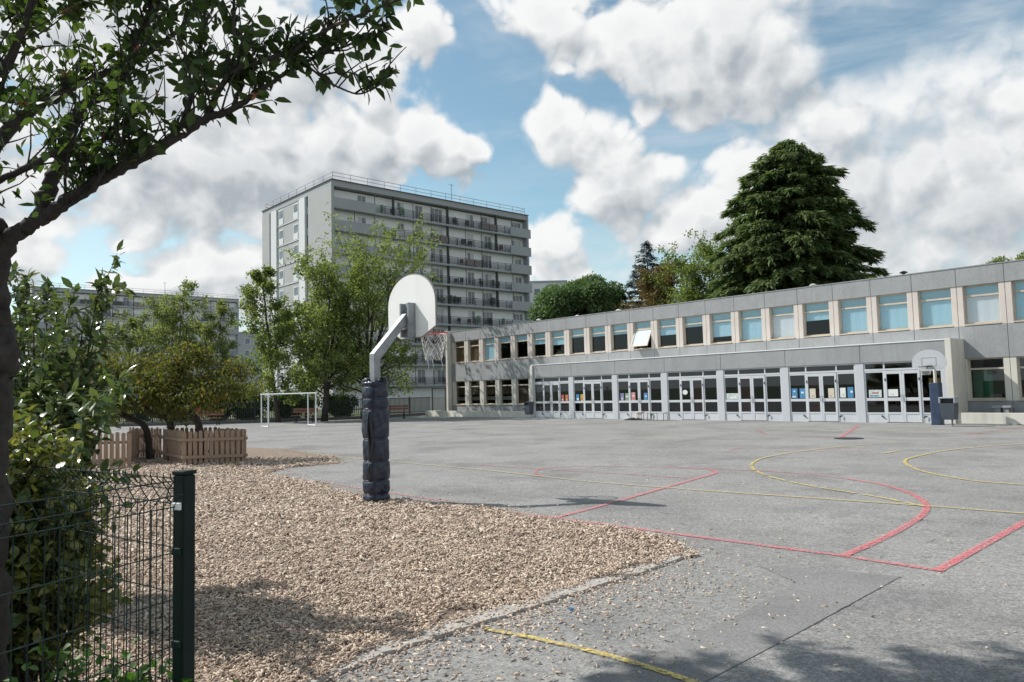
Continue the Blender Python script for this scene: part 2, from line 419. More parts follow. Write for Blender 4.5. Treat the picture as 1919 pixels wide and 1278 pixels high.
mat('bark_dark', (.035,.03,.026), .92, (.06,.052,.045), 6, 7, bump=.7, bscale=16, bdist=.02)
mat('cherry_leaf', (.05,.09,.03), .42, island=[(.024,.046,.016),(.052,.086,.026),(.034,.060,.020),(.075,.115,.036),(.04,.07,.022),(.095,.130,.045)], transl=(.42,(1.5,1.6,.65)), spec=.45)
mat('cherry_bud', (.30,.07,.03), .7, island=[(.34,.09,.04),(.20,.09,.04),(.40,.20,.08)])
mat('laurel_leaf', (.04,.08,.03), .24, island=[(0.053,0.086,0.037),(0.105,0.151,0.060),(0.074,0.115,0.049),(0.150,0.194,0.071),(0.082,0.122,0.051),(0.187,0.209,0.086)], transl=(.3,(1.35,1.4,.75)), spec=.5)
mat('variegated_leaf', (.1,.1,.04), .30, island=[(0.058,0.098,0.031),(0.260,0.247,0.065),(0.091,0.137,0.042),(0.195,0.202,0.058),(0.078,0.117,0.036),(0.390,0.351,0.117),(0.111,0.156,0.047),(0.072,0.111,0.034)], transl=(0.32,(1.4,1.4,.6)), spec=.6)
mat('bronze_leaf', (.1,.08,.03), .6, island=[(0.069,0.103,0.026),(0.149,0.132,0.040),(0.063,0.092,0.024),(0.218,0.155,0.055),(0.086,0.121,0.031),(0.115,0.127,0.035),(0.069,0.098,0.024)], transl=(.42,(1.5,1.5,.6)), spec=.3)
mat('spring_leaf', (.08,.11,.04), .6, island=[(0.112,0.156,0.050),(0.200,0.244,0.083),(0.144,0.194,0.062),(0.250,0.288,0.112),(0.163,0.206,0.069)], transl=(0.5,(1.35,1.4,.7)), spec=.3)
mat('pale_leaf', (.10,.12,.05), .6, island=[(0.161,0.196,0.075),(0.230,0.265,0.115),(0.184,0.218,0.086),(0.265,0.287,0.138)], transl=(0.5,(1.3,1.35,.7)), spec=.3)
mat('hedge_leaf', (.05,.08,.03), .6, island=[(0.037,0.071,0.024),(0.068,0.119,0.037),(0.051,0.093,0.031),(0.093,0.145,0.048)], transl=(0.3,(1.3,1.5,.7)), spec=.3)
mat('round_leaf', (.05,.08,.03), .55, island=[(0.079,0.131,0.061),(0.129,0.192,0.085),(0.099,0.159,0.070),(0.164,0.222,0.108)], transl=(0.4,(1.3,1.4,.8)), spec=.35)
mat('cedar_needle', (.04,.06,.025), .65, island=[(0.069,0.109,0.045),(0.155,0.208,0.079),(0.101,0.147,0.058),(0.200,0.255,0.100),(0.085,0.127,0.052)], transl=(0.36,(1.2,1.25,.8)), spec=.25)
mat('spruce_needle', (.04,.06,.06), .65, island=[(0.048,0.075,0.068),(0.085,0.119,0.112),(0.061,0.092,0.085)], transl=(0.25,(1,1,1)), spec=.25)
mat('rust_leaf', (.1,.07,.03), .65, island=[(0.143,0.108,0.045),(0.225,0.147,0.068),(0.112,0.102,0.042),(0.180,0.138,0.057)], transl=(0.38,(1.3,1.2,.7)), spec=.25)
mat('grass', (.06,.12,.03), .55, island=[(0.042,0.102,0.019),(0.090,0.180,0.036),(0.060,0.132,0.026),(0.132,0.204,0.060)], transl=(.3,(1.3,1.5,.6)))
mat('poster_blue', (.06,.22,.42), .6); mat('poster_white', (.72,.72,.70), .6); mat('poster_orange', (.50,.17,.05), .6)
mat('poster_red', (.42,.10,.08), .6); mat('poster_yellow', (.55,.33,.05), .6); mat('poster_purple', (.20,.19,.33), .6)
mat('poster_green', (.22,.33,.20), .6); mat('poster_pink', (.55,.27,.27), .6); mat('poster_cream', (.60,.54,.42), .6)
mat('poster_pale', (.42,.48,.44), .6, (.62,.66,.62), 9, 4, (.45,.55)); mat('poster_teal', (.05,.25,.30), .6)
mat('red_plastic', (.5,.03,.03), .5); mat('cloth_black', (.02,.02,.022), .9); mat('cloth_pale', (.60,.52,.50), .9)
mat('steel', (.35,.36,.37), .4, metal=.6); mat('bench_top', (.42,.42,.41), .6)

# ------------------------------------------------------------------ ground, court, beds, painted lines
YAW = R(-48.42)
DV = Vector((cos(YAW), sin(YAW), 0)); NV = Vector((-sin(YAW), cos(YAW), 0))   # along the school front / away from the yard
S0, D0 = -36.51, 32.435
def sch(x, y, z=0.0): return DV*(S0+x) + NV*(D0+y) + Vector((0,0,z))
def sheet(name, pts, z, m, kind='structure'):
    o = MB().add([(p[0],p[1],z) for p in pts], [tuple(range(len(pts)))]).build(name, m)
    o['kind'] = kind; return o
g = 1400
struct(MB().add([(-g,-g,-.05),(g,-g,-.05),(g,g,-.05),(-g,g,-.05)], [(0,1,2,3)]).build('ground', 'lawn'))
RAIL = [G(60,803), G(362,796), G(478,792.5), G(679,785), G(808,777.5)]
cp = [(-38,-9),(38,-9),(42,3)] + [tuple(sch(48,.2)[:2]), tuple(sch(-8.5,.2)[:2])] + [tuple((p+Vector((0,.25,0)))[:2]) for p in RAIL[::-1]] + [(-46,40)]
sheet('playground_asphalt', cp, 0.0, 'asphalt')
patch = [G(*p) for p in [(1425,1062),(1560,1068),(1688,1081),(1590,1135),(1480,1195),(1300,1290),(1040,1290),(1230,1225),(1390,1150),(1492,1092)]]
sheet('asphalt_repair', patch, .004, 'asphalt_patch')
def ribbon(mb, pts, w, z, m=0, dash=None, taper=None):
    P = [Vector((p[0],p[1],0)) for p in pts]
    # resample
    seg = [0.0]
    for a, b in zip(P, P[1:]): seg.append(seg[-1]+(b-a).length)
    n = max(2, int(seg[-1]/0.12)); Q = []
    j = 0
    for i in range(n+1):
        s = seg[-1]*i/n
        while j < len(seg)-2 and seg[j+1] < s: j += 1
        t = (s-seg[j])/max(seg[j+1]-seg[j],1e-9); Q.append(P[j].lerp(P[j+1], t))
    L_, R_ = [], []
    for i, q in enumerate(Q):
        t = (Q[min(i+1,n)]-Q[max(i-1,0)]).normalized(); nn = Vector((-t.y,t.x,0))*w/2
        L_.append(q+nn); R_.append(q-nn)
    for i in range(n):
        if dash and (seg[-1]*i/n) % (dash[0]+dash[1]) > dash[0]: continue
        mb.add([(L_[i].x,L_[i].y,z),(R_[i].x,R_[i].y,z),(R_[i+1].x,R_[i+1].y,z),(L_[i+1].x,L_[i+1].y,z)], [(0,1,2,3)], m)
def smooth(pts, k=8):
    P = [Vector(p) for p in pts]; P = [P[0]*2-P[1]]+P+[P[-1]*2-P[-2]]; o = []
    for i in range(1, len(P)-2):
        for j in range(k):
            t = j/k; a, b, c, d = P[i-1:i+3]
            o.append(.5*((2*b)+(c-a)*t+(2*a-5*b+4*c-d)*t*t+(3*b-a-3*c+d)*t**3))
    return o+[P[-2]]
def line(name, px, w, z, m, curve=False, dash=None):
    pts = [G(*p) for p in px]
    if curve: pts = smooth(pts)
    mb = MB(); ribbon(mb, pts, w, z, 0, dash); o = mb.build(name, m); o['kind'] = 'structure'; return o
line('red_court_line', [(430,878),(1000,966)], .065, .008, 'red_worn')
line('red_court_line', [(1000,966),(1582,1043),(1766,1071)], .075, .008, 'red_paint')
line('red_court_line', [(1756,1071),(1919,980),(2100,878)], .085, .0084, 'red_paint')
line('red_court_line', [(1580,1042.5),(1640,1017),(1692,990),(1726,968),(1737,951),(1727,937),(1700,923),(1655,909),(1590,898)], .085, .0088, 'red_paint', True)
line('red_court_line', [(1590,898),(1530,891),(1450,884),(1360,880),(1250,875)], .075, .0088, 'red_worn', True)
line('red_court_line', [(1040,971.5),(1150,942),(1300,899),(1336,889),(1341,884.5),(1325,880)], .075, .0092, 'red_paint', True)
line('red_court_line', [(1325,880),(1220,876),(1100,874),(1020,878),(1004,886),(1016,893)], .065, .0092, 'red_worn', True)
line('red_court_line', [(1292,897),(1180,889),(1080,884),(900,872)], .065, .0096, 'red_worn')
line('red_court_line', [(1609,798),(1575,820)], .11, .008, 'red_paint')
line('red_court_line', [(1804,816),(1920,800)], .10, .008, 'red_worn')
line('red_court_line', [(1368,844),(1392,839)], .10, .008, 'red_worn')
line('red_court_line', [(1450,846.5),(1629,846)], .09, .008, 'red_worn')
line('red_court_line', [(1418,806),(1436,815),(1600,822),(1800,826)], .08, .008, 'red_worn')
line('yellow_court_line', [(596,851),(660,859),(900,880.5),(1100,903),(1313,919.6)], .055, .012, 'yellow_worn')
line('yellow_court_line', [(1313,919.6),(1527,934.5),(1732,948.6),(1940,965)], .055, .012, 'yellow_paint')
line('yellow_court_line', [(1732,950),(1655,934),(1595,924),(1527,913),(1463,899.5),(1429,889),(1412,879),(1409.5,869.5),(1424,861),(1450,854.7),(1505,846),(1591,836),(1700,829)], .06, .0125, 'yellow_paint', True, (.32,.10))
line('yellow_court_line', [(1930,910),(1825,901.6),(1740,886.7),(1706,874.8),(1696,865),(1710,857.7),(1766,846),(1825,839),(1930,831)], .065, .012, 'yellow_paint', True)
line('yellow_court_line', [(1657,850),(1686,845)], .07, .012, 'yellow_paint')
line('yellow_court_line', [(1271,800.5),(1919,813)], .07, .012, 'yellow_worn')
line('yellow_court_line', [(700,795),(1000,806),(1271,816)], .06, .012, 'yellow_worn')
line('yellow_court_line', [(905,1180),(1000,1198),(1140,1231),(1300,1281),(1420,1325)], .055, .012, 'yellow_paint', True)
crk = random.Random(4)
for a, b in [((1862,966),(1725,1022)), ((1690,1081),(1475,1197)), ((1500,790.5),(1000,788)), ((640,822),(900,830)), ((900,830),(1500,838)), ((1000,845),(1919,884))]:
    A, B = G(*a), G(*b); n = 26
    pts = [A.lerp(B, i/n)+Vector((crk.uniform(-1,1), crk.uniform(-1,1), 0))*.035*(A-B).length/6 for i in range(n+1)]
    mb = MB(); ribbon(mb, pts, .009 if (A-B).length < 8 else .022, .006); o = mb.build('asphalt_crack', 'crack'); o['kind'] = 'structure'

BEDPX = [(520,1300),(640,1240),(800,1195),(900,1160),(1090,1100),(1200,1066),(1272,1046),(1284,1032),(1235,1013),(1150,992),(1000,969),(880,951),(730,938),(640,922),(560,903),(500,888),(540,876),(640,868),(618,857),(520,842),(440,838),(200,836)]
BED = [G(*p) for p in BEDPX] + [Vector((-14,17,0)), Vector((-9,8,0)), Vector((-4.2,4.6,0)), Vector((-2.9,4.12,0)), Vector((-1.33,2.98,0)), Vector((-1.6,2.3,0)), Vector((-1.5,1.6,0)), Vector((-.6,1.5,0))]
_j = random.Random(3); BJ = []
for a, c in zip(BED, BED[1:]+BED[:1]):
    k = max(1, int((c-a).length/.14))
    for i in range(k): q = a.lerp(c, i/k); BJ.append((q.x+_j.uniform(-.05,.05), q.y+_j.uniform(-.05,.05)))
sheet('wood_chip_bed', BJ, .016, 'bed')
sheet('planting_soil', [(-14,17),(-9,8),(-4.2,4.6),(-2.94,4.14),(-1.33,3.0),(-1.6,2.3),(-2.2,1.0),(-2.6,0),(-14,0)], .02, 'soil')
kb = random.Random(8)
def flat_kerb(a, b, w):
    A, B = G(*a), G(*b); t = (B-A).normalized(); nn = Vector((-t.y,t.x,0))
    L_ = (B-A).length; k = max(2, int(L_/.09)); up = []; dn = []
    for i in range(k+1):
        q = A.lerp(B, i/k); up.append(q+nn*w*(.5+kb.uniform(-.10,.10))); dn.append(q-nn*w*(.5+kb.uniform(-.10,.10)))
    pts = [(p.x,p.y) for p in up]+[(p.x,p.y) for p in dn[::-1]]
    o = MB().prism(pts, -.03, .022).build('flat_kerb', 'kerb'); o['kind'] = 'structure'
for a, b in [((545,1290),(700,1225)),((704,1223),(868,1172)),((872,1171),(1066,1110)),((1070,1109),(1196,1070)),((1199,1069),(1284,1040))]: flat_kerb(a, b, .17)

def in_poly(x, y, poly):
    n = len(poly); c = np.zeros(len(x), bool); j = n-1
    for i in range(n):
        xi, yi, xj, yj = poly[i][0], poly[i][1], poly[j][0], poly[j][1]
        t = ((yi > y) != (yj > y)) & (x < (xj-xi)*(y-yi)/((yj-yi)+1e-12)+xi)
        c ^= t; j = i
    return c
def chips():
    rg = np.random.default_rng(5)
    V = np.array([(-.5,-.42,0),(.5,-.5,0),(.46,.5,0),(-.5,.36,0),(-.46,-.36,1),(.42,-.42,1),(.5,.4,1),(-.42,.42,1)])
    F = [np.array([(4,5,6,7),(0,1,5,4),(1,2,6,5),(2,3,7,6),(3,0,4,7)])]
    n = 1300000
    x = rg.uniform(-13, 2.2, n); y = rg.uniform(1.4, 20, n)
    dist = np.hypot(x, y)
    view = np.abs(x/np.maximum(y,.1)) < .78
    wx = x+.10*np.sin(x*1.9+y*2.6+.8)+.06*np.sin(y*7.3+x*2)+.045*np.sin(y*17+1); wy = y+.10*np.sin(x*2.7-y*1.3)+.06*np.sin(x*6.1+1.3)+.045*np.sin(x*15.7)
    keep = in_poly(wx, wy, BED) & view & (rg.random(n) < np.where(dist < 4.8, 1.0, (4.8/dist)**1.75))
    x, y, dist = x[keep], y[keep], dist[keep]
    n1 = len(x)
    z = .018+rg.random(n1)**1.5*.026 + .016*np.sin(x*3.1+y*1.7)*np.sin(y*2.3-x)+.010*np.sin(x*9.3+2*np.sin(y*5))*np.sin(y*8.1)
    # strays on the asphalt near the bed edge
    edge = [G(*p) for p in BEDPX[:20]]
    ex, ey = [], []
    wts = np.array([(edge[i+1]-edge[i]).length for i in range(len(edge)-1)]); wts[:5] *= 3.2
    for i in rg.choice(len(wts), 8500, p=wts/wts.sum()):
        t = rg.random(); q = edge[i].lerp(edge[i+1], t)
        tt = (edge[i+1]-edge[i]).normalized(); nn = Vector((tt.y,-tt.x,0))
        r = rg.exponential(.36 if i < 6 else .16)-.12
        if rg.random() < .06: r *= 3.5
        q = q+nn*r+tt*rg.normal()*.1; ex.append(q.x); ey.append(q.y)
    fx = rg.uniform(-3,5,700); fy = rg.uniform(4,14,700)
    ex = np.array(ex+list(fx)); ey = np.array(ey+list(fy))
    x = np.concatenate([x, ex]); y = np.concatenate([y, ey]); z = np.concatenate([z, np.where(in_poly(ex, ey, BED), .03, np.where(rg.random(len(ex)) < .5, .022, .004))])
    N = len(x); dist = np.hypot(x, y)
    a = rg.uniform(0, 2*pi, N)
    tilt = np.where(np.arange(N) < n1, rg.normal(0,.42,N), rg.normal(0,.03,N))
    xd = np.stack([np.cos(a), np.sin(a), tilt], 1); up = np.stack([rg.normal(0,.35,N)*(np.arange(N) < n1), rg.normal(0,.35,N)*(np.arange(N) < n1), np.ones(N)], 1)
    up = up - xd*np.sum(up*xd, 1, keepdims=True)/np.sum(xd*xd, 1, keepdims=True)
    sc = np.where(np.arange(N) < n1, np.clip(dist/8.2, .66, 1.5), .60)*rg.choice([.6,.8,1,1.25],N)
    ln = rg.uniform(.024,.072,N)*sc; wd = rg.uniform(.009,.021,N)*sc; th = rg.uniform(.003,.008,N)
    small = rg.random(N) < .25; ln[small] *= .5
    PV, PF = instance((V, F), np.stack([x,y,z],1), xd, up, np.stack([ln,wd,th],1))
    o = np_mesh('wood_chips', PV, PF, 'wood_chip'); o['kind'] = 'stuff'
    tag(o, 'pale brown wood chips spread over the bed and strewn on the asphalt', 'wood chips')
chips()

# ------------------------------------------------------------------ the school
MW = 1.64
school = thing('school_building', 'long two storey grey concrete school with blue blinds and glazed ground floor doors', 'school', sch(0,0), YAW)
def sp(name, mb, m, parent=None, **k): return mb.build(name, m, parent or school, **k)
NA, NB = -4, 21
ZS, ZH, ZF, ZT, ZG = 3.71, 5.264, 5.30, 5.977, 2.435
xa, xb = NA*MW, NB*MW
# shell: roof, floors, back, ends, dark rooms behind the glass
b = MB().box(xa-.1, xb, .30, 12.4, 5.62, 5.90); sp('roof', b, 'roofing')
b = MB(); b.box(xa+.05, xb, .42, 12.2, 3.30, 3.62); b.box(xa+.05, xb, -1.25, 12.2, -.2, .03); b.box(xa+.05, xb, .42, 12.2, 5.34, 5.60)
b.box(xa+.05, xb, 5.2, 5.4, .04, 5.33)
for k in range(-4, 21, 5): b.box(k*MW-.05, k*MW+.05, .45, 5.19, .04, 5.33)
sp('interior', b, 'interior_dark')
for bx in (11.3, 14.6, 17.2, 20.5): sp('red_column', MB().box(bx, bx+.45, -.95, -.75, .04, 2.70), 'interior_red')
b = MB(); b.box(xa-.1, xa+.02, .30, 12.4, 0, 5.61); b.box(xa-.1, xb, 12.4, 12.6, 0, 5.9); sp('wall', b, 'concrete')
b = MB(); b.box(xa-.34, xa-.13, -.32, .34, 0, 6.06); sp('end_fin', b, 'cream', bevel=.012)
def band(name, n0, n1, step, z0, z1, y0, y1, x0=0.0, rs=1):
    b = MB()
    for k in range(n0, n1):
        b.box(x0+k*step+.008, x0+(k+1)*step-.008, y0, y1, z0, z1)
    sp(name, b, 'concrete', bevel=.006)
    sp(name+'_joint', MB().box(x0+n0*step+.02, x0+n1*step-.02, y0+.03, y1-.03, z0+.02, z1-.02), 'joint')
band('fascia', NA, NB, MW, ZH, ZT, -.03, .28)
band('spandrel', NA, NB, MW, ZG, ZS-.02, -.025, .26)
band('low_wall', NA, 2, MW, .0, .74, .0, .24)
band('low_wall', 16, NB, MW, .0, .80, .0, .24)
b = MB().box(xa, xb, -.05, .32, ZT, ZT+.035); sp('coping', b, 'concrete')
# upper floor: pilasters and windows
for n in range(NA, NB+1):
    b = MB()
    for s0, s1 in ((-.21,-.008),(.008,.21)):
        if n == NA and s0 < 0: continue
        b.box(n*MW+s0, n*MW+s1, -.005, .25, ZS-.018, ZH-.002)
    sp('pilaster', b, 'pink_render', bevel=.008)
def blind_quad(x0, x1, z0, z1, y=.235):
    b = MB(); n = 10
    for i in range(n):
        a, c = x0+(x1-x0)*i/n, x0+(x1-x0)*(i+1)/n
        ya, yc = y+.004*sin(i*2.1), y+.004*sin((i+1)*2.1)
        b.add([(a,ya,z0),(c,yc,z0),(c,yc,z1),(a,ya,z1)], [(0,1,2,3)])
    return b
UP = {-4:('wood',1),-3:('wood',1),-2:('b',1),-1:('b',.0),0:('b',.0),1:('b',.28),2:('b',.42),3:('b',.08),4:('b',.14),5:('b',.14),6:('open',1),
      7:('b',.42),8:('b',.12),9:('b',.74),10:('b',1),11:('w',1),12:('b',.36),13:('b',1),14:('b',1),15:('b',1),16:('w',1),17:('b',1),18:('b',1),19:('b',.5),20:('b',1)}
def window(n, z0, z1, upper=True):
    x0, x1 = n*MW+.212, (n+1)*MW-.212; y0, y1 = .15, .225; f = .05; zt = z1-.40
    b = MB(); b.box(x0,x0+f,y0,y1,z0+.05,z1); b.box(x1-f,x1,y0,y1,z0+.05,z1); b.box(x0+f,x1-f,y0,y1,z1-f,z1)
    b.box(x0+f,x1-f,y0-.02,y1,zt-.04,zt+.03); b.box(x0+f,x1-f,y0,y1,z0+.05,z0+.11)
    b.box(x0-.01,x1+.01,-.045,y1,z0,z0+.048)
    w = sp('window', b, 'frame_beige')
    kind, amt = UP.get(n, ('b',0)) if upper else ('', 0)
    zl0, zl1 = z0+.11, zt-.04
    p = MB(); p.add([(x0+f,.185,zt+.03),(x1-f,.185,zt+.03),(x1-f,.185,z1-f),(x0+f,.185,z1-f)], [(0,1,2,3)])
    if kind != 'open': p.add([(x0+f,.185,zl0),(x1-f,.185,zl0),(x1-f,.185,zl1),(x0+f,.185,zl1)], [(0,1,2,3)])
    p.build('pane', 'glass' if upper else 'glass_dim', w)
    if kind in ('b','w'):
        blind_quad(x0+f-.02, x1-f+.02, zt, z1-.01, .225).build('blind', 'blind_blue', w)
        if amt > 0: blind_quad(x0+f-.02, x1-f+.02, zl1-(zl1-zl0)*amt, zl1+.03, .215).build('blind', 'blind_white' if kind == 'w' else 'blind_blue', w)
    if kind == 'wood':
        MB().box(x0+.06, x1-.06, .232, .245, z0+.05, z1-.06).build('curtain', 'interior_wood', w)
    if kind == 'open':
        blind_quad(x0+f-.02, x1-f+.02, zt, z1-.01, .225).build('blind', 'blind_blue', w)
        ang = R(27); hgt = zl1-zl0+.06
        def Q(x, u, d): return (x, .17-u*sin(ang)-d*cos(ang), zl1+.02-u*cos(ang)+d*sin(ang))
        s = MB()
        def rb(xa_, xb_, u0, u1):
            vs = [Q(x,u,d) for d in (-.025,.025) for x, u in ((xa_,u0),(xb_,u0),(xb_,u1),(xa_,u1))]
            s.add(vs, [(0,1,2,3),(7,6,5,4),(0,4,5,1),(1,5,6,2),(2,6,7,3),(3,7,4,0)])
        rb(x0+.03,x0+.09,0,hgt); rb(x1-.09,x1-.03,0,hgt); rb(x0+.09,x1-.09,0,.06); rb(x0+.09,x1-.09,hgt-.06,hgt)
        s.build('open_sash', 'frame_beige', w)
        MB().add([Q(x0+.09,.06,0),Q(x1-.09,.06,0),Q(x1-.09,hgt-.06,0),Q(x0+.09,hgt-.06,0)], [(0,1,2,3)]).build('pane', 'glass', w)
        MB().add([Q(x0+.08,.05,-.03),Q(x1-.08,.05,-.03),Q(x1-.08,hgt-.05,-.03),Q(x0+.08,hgt-.05,-.03)], [(0,1,2,3)]).build('blind', 'blind_white', w)
    return w
for n in range(NA, NB): window(n, ZS, ZH)
# ground floor beyond the porch
for n in list(range(NA, 3))+list(range(16, NB+1)):
    b = MB()
    for s0, s1 in ((-.21,-.008),(.008,.21)):
        if n == NA and s0 < 0: continue
        b.box(n*MW+s0, n*MW+s1, -.004, .25, .742 if n < 3 else .802, ZG-.002)
    sp('pilaster', b, 'cream', bevel=.008)
for n in list(range(NA, 2))+list(range(16, NB)):
    w = window(n, .745 if n < 3 else .805, ZG, False)
    x0, x1 = n*MW+.25, (n+1)*MW-.25
    if n < 0:
        MB().box(x0, x1, .24, .26, 1.45, 2.0).build('shelf_board', 'interior_wood', w)
        MB().box(x0, x1, .27, .29, 1.08, 1.32).build('shelf_board', 'frame_beige', w)
    if n in (0, 1): MB().box(x0+.02, x1-.02, .28, .30, .85, 1.95).build('curtain', 'interior_wood', w)
    if n == 16: MB().box(x0-.02, x0+.62, .55, .58, .86, 1.95).build('green_panel', 'interior_green', w)
# porch
PY = -1.39; PX0 = 2*MW; BW = 2*MW
band('porch_fascia', 0, 7, BW, 2.415, 3.15, PY-.01, PY+.25, PX0)
b = MB().box(PX0-.02, PX0+7*BW, PY-.035, -.03, 3.15, 3.19); sp('porch_coping', b, 'white_paint')
sp('porch_roof', MB().box(PX0+.05, PX0+7*BW-.05, PY+.26, -.03, 2.75, 3.14), 'concrete')
sp('porch_pier', MB().box(PX0-.12, PX0+.09, PY-.09, -.026, 0, 3.14), 'cream', bevel=.01)
sp('porch_pier', MB().box(PX0+7*BW-.06, PX0+7*BW+.15, PY-.07, -.026, 0, 3.205), 'cream', bevel=.01)
GW = BW-.34
def pane_quad(p, x0, x1, z0, z1, y): p.add([(x0,y,z0),(x1,y,z0),(x1,y,z1),(x0,y,z1)], [(0,1,2,3)])
for i in range(7):
    X = PX0+i*BW+.10; XE = X+GW
    sp('pilaster_panel', MB().box(XE+.002, min(XE+.34, PX0+7*BW-.061)-.002, PY+.02, PY+.09, 0, 2.414), 'alu_panel')
    y0, y1 = PY+.05, PY+.11
    sw = .80; xs = [X, X+sw, XE-sw, XE]
    # transom row
    b = MB(); b.box(X, XE, y0, y1, 2.36, 2.414); b.box(X, XE, y0-.01, y1, 2.075, 2.15)
    for q in (X, xs[1]-.03, xs[2]-.03, XE-.06): b.box(q, q+.06, y0, y1, 2.15, 2.36)
    t = sp('transom_window', b, 'alu'); p = MB(); pane_quad(p, X+.02, XE-.02, 2.11, 2.38, y0+.03); p.build('pane', 'glass_dim', t)
    # side lights
    for q0, q1, kn in ((xs[0], xs[1], 1), (xs[2], xs[3], -1)):
        b = MB(); b.box(q0,q0+.06,y0,y1,0,2.074); b.box(q1-.06,q1,y0,y1,0,2.074); b.box(q0+.06,q1-.06,y0,y1,2.0,2.074)
        b.box(q0+.06,q1-.06,y0,y1,.87,.98); b.box(q0+.06,q1-.06,y0,y1,.34,.40); b.box(q0+.06,q1-.06,y0+.015,y1-.01,.0,.339)
        w = sp('side_window', b, 'alu'); p = MB(); pane_quad(p, q0+.05,q1-.05,.39,.88,y0+.03); pane_quad(p, q0+.05,q1-.05,.97,2.01,y0+.03); p.build('pane', 'glass_dim', w)
        hx = q1-.12 if kn > 0 else q0+.12
        MB().bar((hx-.06*kn, y0-.02, .27), (hx+.05*kn, y0-.06, .21), .03, .05).build('latch', 'black_rubber', w)
    mid = (xs[1]+xs[2])/2
    for q0, q1, sd in ((xs[1]+.002, mid-.003, 1), (mid+.003, xs[2]-.002, -1)):
        b = MB(); st = .085; ya, yb = y0-.025, y1-.02
        b.box(q0,q0+st,ya,yb,.02,2.06); b.box(q1-st,q1,ya,yb,.02,2.06); b.box(q0+st,q1-st,ya,yb,1.93,2.06); b.box(q0+st,q1-st,ya,yb,.86,.99)
        b.box(q0+st,q1-st,ya,yb,.34,.41); b.box(q0+st,q1-st,ya+.015,yb-.01,.02,.339)
        d = sp('door', b, 'alu', bevel=.004); p = MB(); pane_quad(p, q0+st-.01,q1-st+.01,.40,.87,ya+.03); pane_quad(p, q0+st-.01,q1-st+.01,.98,1.94,ya+.03); p.build('pane', 'glass_dim', d)
        hx = q1-.04 if sd > 0 else q0+.04
        MB().tube([(hx,ya-.001,.88),(hx,ya-.05,.90),(hx,ya-.05,1.08),(hx,ya-.001,1.10)], .011, 6).build('handle', 'steel', d)
        MB().box((q0+.01 if sd > 0 else q1-.05),(q0+.05 if sd > 0 else q1-.01),ya-.02,ya-.001,1.66,1.76).build('hinge', 'black_rubber', d)
# little things on the roof
for x, y, h, m in ((2.0,.5,.22,'white_paint'),(5.3,.6,.16,'white_paint'),(8.2,1.0,.25,'white_paint'),(20.2,.5,.2,'cream'),(24.1,.6,.26,'black_rubber')):
    b = MB(); b.tube([(x,y,5.89),(x,y,ZT+h-.08)], .07, 10); b.tube([(x,y,ZT+h-.09),(x,y,ZT+h-.05),(x,y,ZT+h)], [.15,.16,.05], 10); sp('roof_vent', b, m)
# planting boxes either side of the porch
def planter(name, x0, x1, label, y0=PY, y1=-.06, h=.40):
    t = thing(name, label, 'planter', sch((x0+x1)/2, (y0+y1)/2), YAW, 'concrete planters under the ground floor windows')
    hw, hd = (x1-x0)/2, (y1-y0)/2
    b = MB(); b.box(-hw,hw,-hd,-hd+.16,0,h); b.box(-hw,-hw+.16,-hd+.16,hd,0,h-.004); b.box(hw-.16,hw,-hd+.16,hd,0,h-.004); b.build('wall', 'cream', t, bevel=.012)
    MB().box(-hw+.161,hw-.161,-hd+.161,hd,.02,h-.10).build('soil', 'soil', t)
planter('planter', -8.0, PX0-.13, 'cream concrete planter left of the porch under the shaded end windows')
planter('planter', PX0+7*BW+.16, PX0+7*BW+13, 'cream concrete planter right of the porch beside the grey bin', PY+.02)

# posters: each a thin sheet taped to the glass
def poster(bay, x, z, w, h, cols, label, cat='poster', y=PY+.02):
    t = MB(); hw, hh = w/2, h/2
    t.box(-hw,hw,-.001,.001,-hh,hh,0)
    rg = random.Random(label)
    for k in range(1, len(cols)):
        a = rg.uniform(-hw*.8,0); c = rg.uniform(0,hw*.8); q = -hh+h*(k-.7)/len(cols)*1.1
        t.box(a,c,-.0025,-.0012,q,q+h/len(cols)*.55,k)
    o = t.build('poster', cols); p = sch(PX0+bay*BW+.10+x, y, z); o.location = p; o.rotation_euler = (0,0,YAW)
    return tag(o, label, cat, 'posters taped inside the porch glazing')
yd, ys = PY+.051, PY+.078
L1, D1, D2, L2 = .40, 1.06, 1.90, 2.54
poster(0, 2.36, 1.17, .20, .36, ['poster_red','poster_white','poster_orange'], 'red and white poster, left of the orange pair in the leftmost bay', y=ys)
poster(0, 2.68, 1.17, .20, .36, ['poster_orange','poster_cream','poster_red'], 'bright orange poster at the right edge of the leftmost glazed bay', y=ys)
poster(1, .28, 1.17, .22, .38, ['poster_blue','poster_white'], 'blue poster beside the yellow one in the second bay', y=ys)
poster(1, .60, 1.17, .20, .38, ['poster_yellow','poster_orange'], 'yellow poster low in the side window of the second bay', y=ys)
poster(2, .28, 1.17, .24, .40, ['poster_purple','poster_white'], 'purple poster in the side window left of the metal bench', y=ys)
poster(2, .60, 1.17, .22, .40, ['poster_green','poster_purple','poster_white'], 'green and purple poster next to the all purple one', y=ys)
poster(2, D1, 1.20, .26, .42, ['poster_pink','poster_red','poster_white'], 'pink poster on the left door leaf of the third bay', y=yd)
poster(2, D2-.02, 1.17, .24, .40, ['poster_blue','poster_teal','poster_white'], 'single blue poster on a door leaf behind the metal bench', y=yd)
o = MB(); o.tube([(0,0,0),(0,-.004,0)], [.15,.15], 20); o = o.build('door_sign', 'poster_white'); o.location = sch(PX0+3*BW+.10+D1, yd, 1.36); o.rotation_euler = (0,0,YAW); o.scale = (1,1,.8)
tag(o, 'white oval sign on the left door leaf of the middle bay', 'sign')
poster(4, .40, 1.13, .66, .28, ['poster_pale','poster_white'], 'long pale speckled paper strip across a side window bottom', y=ys)
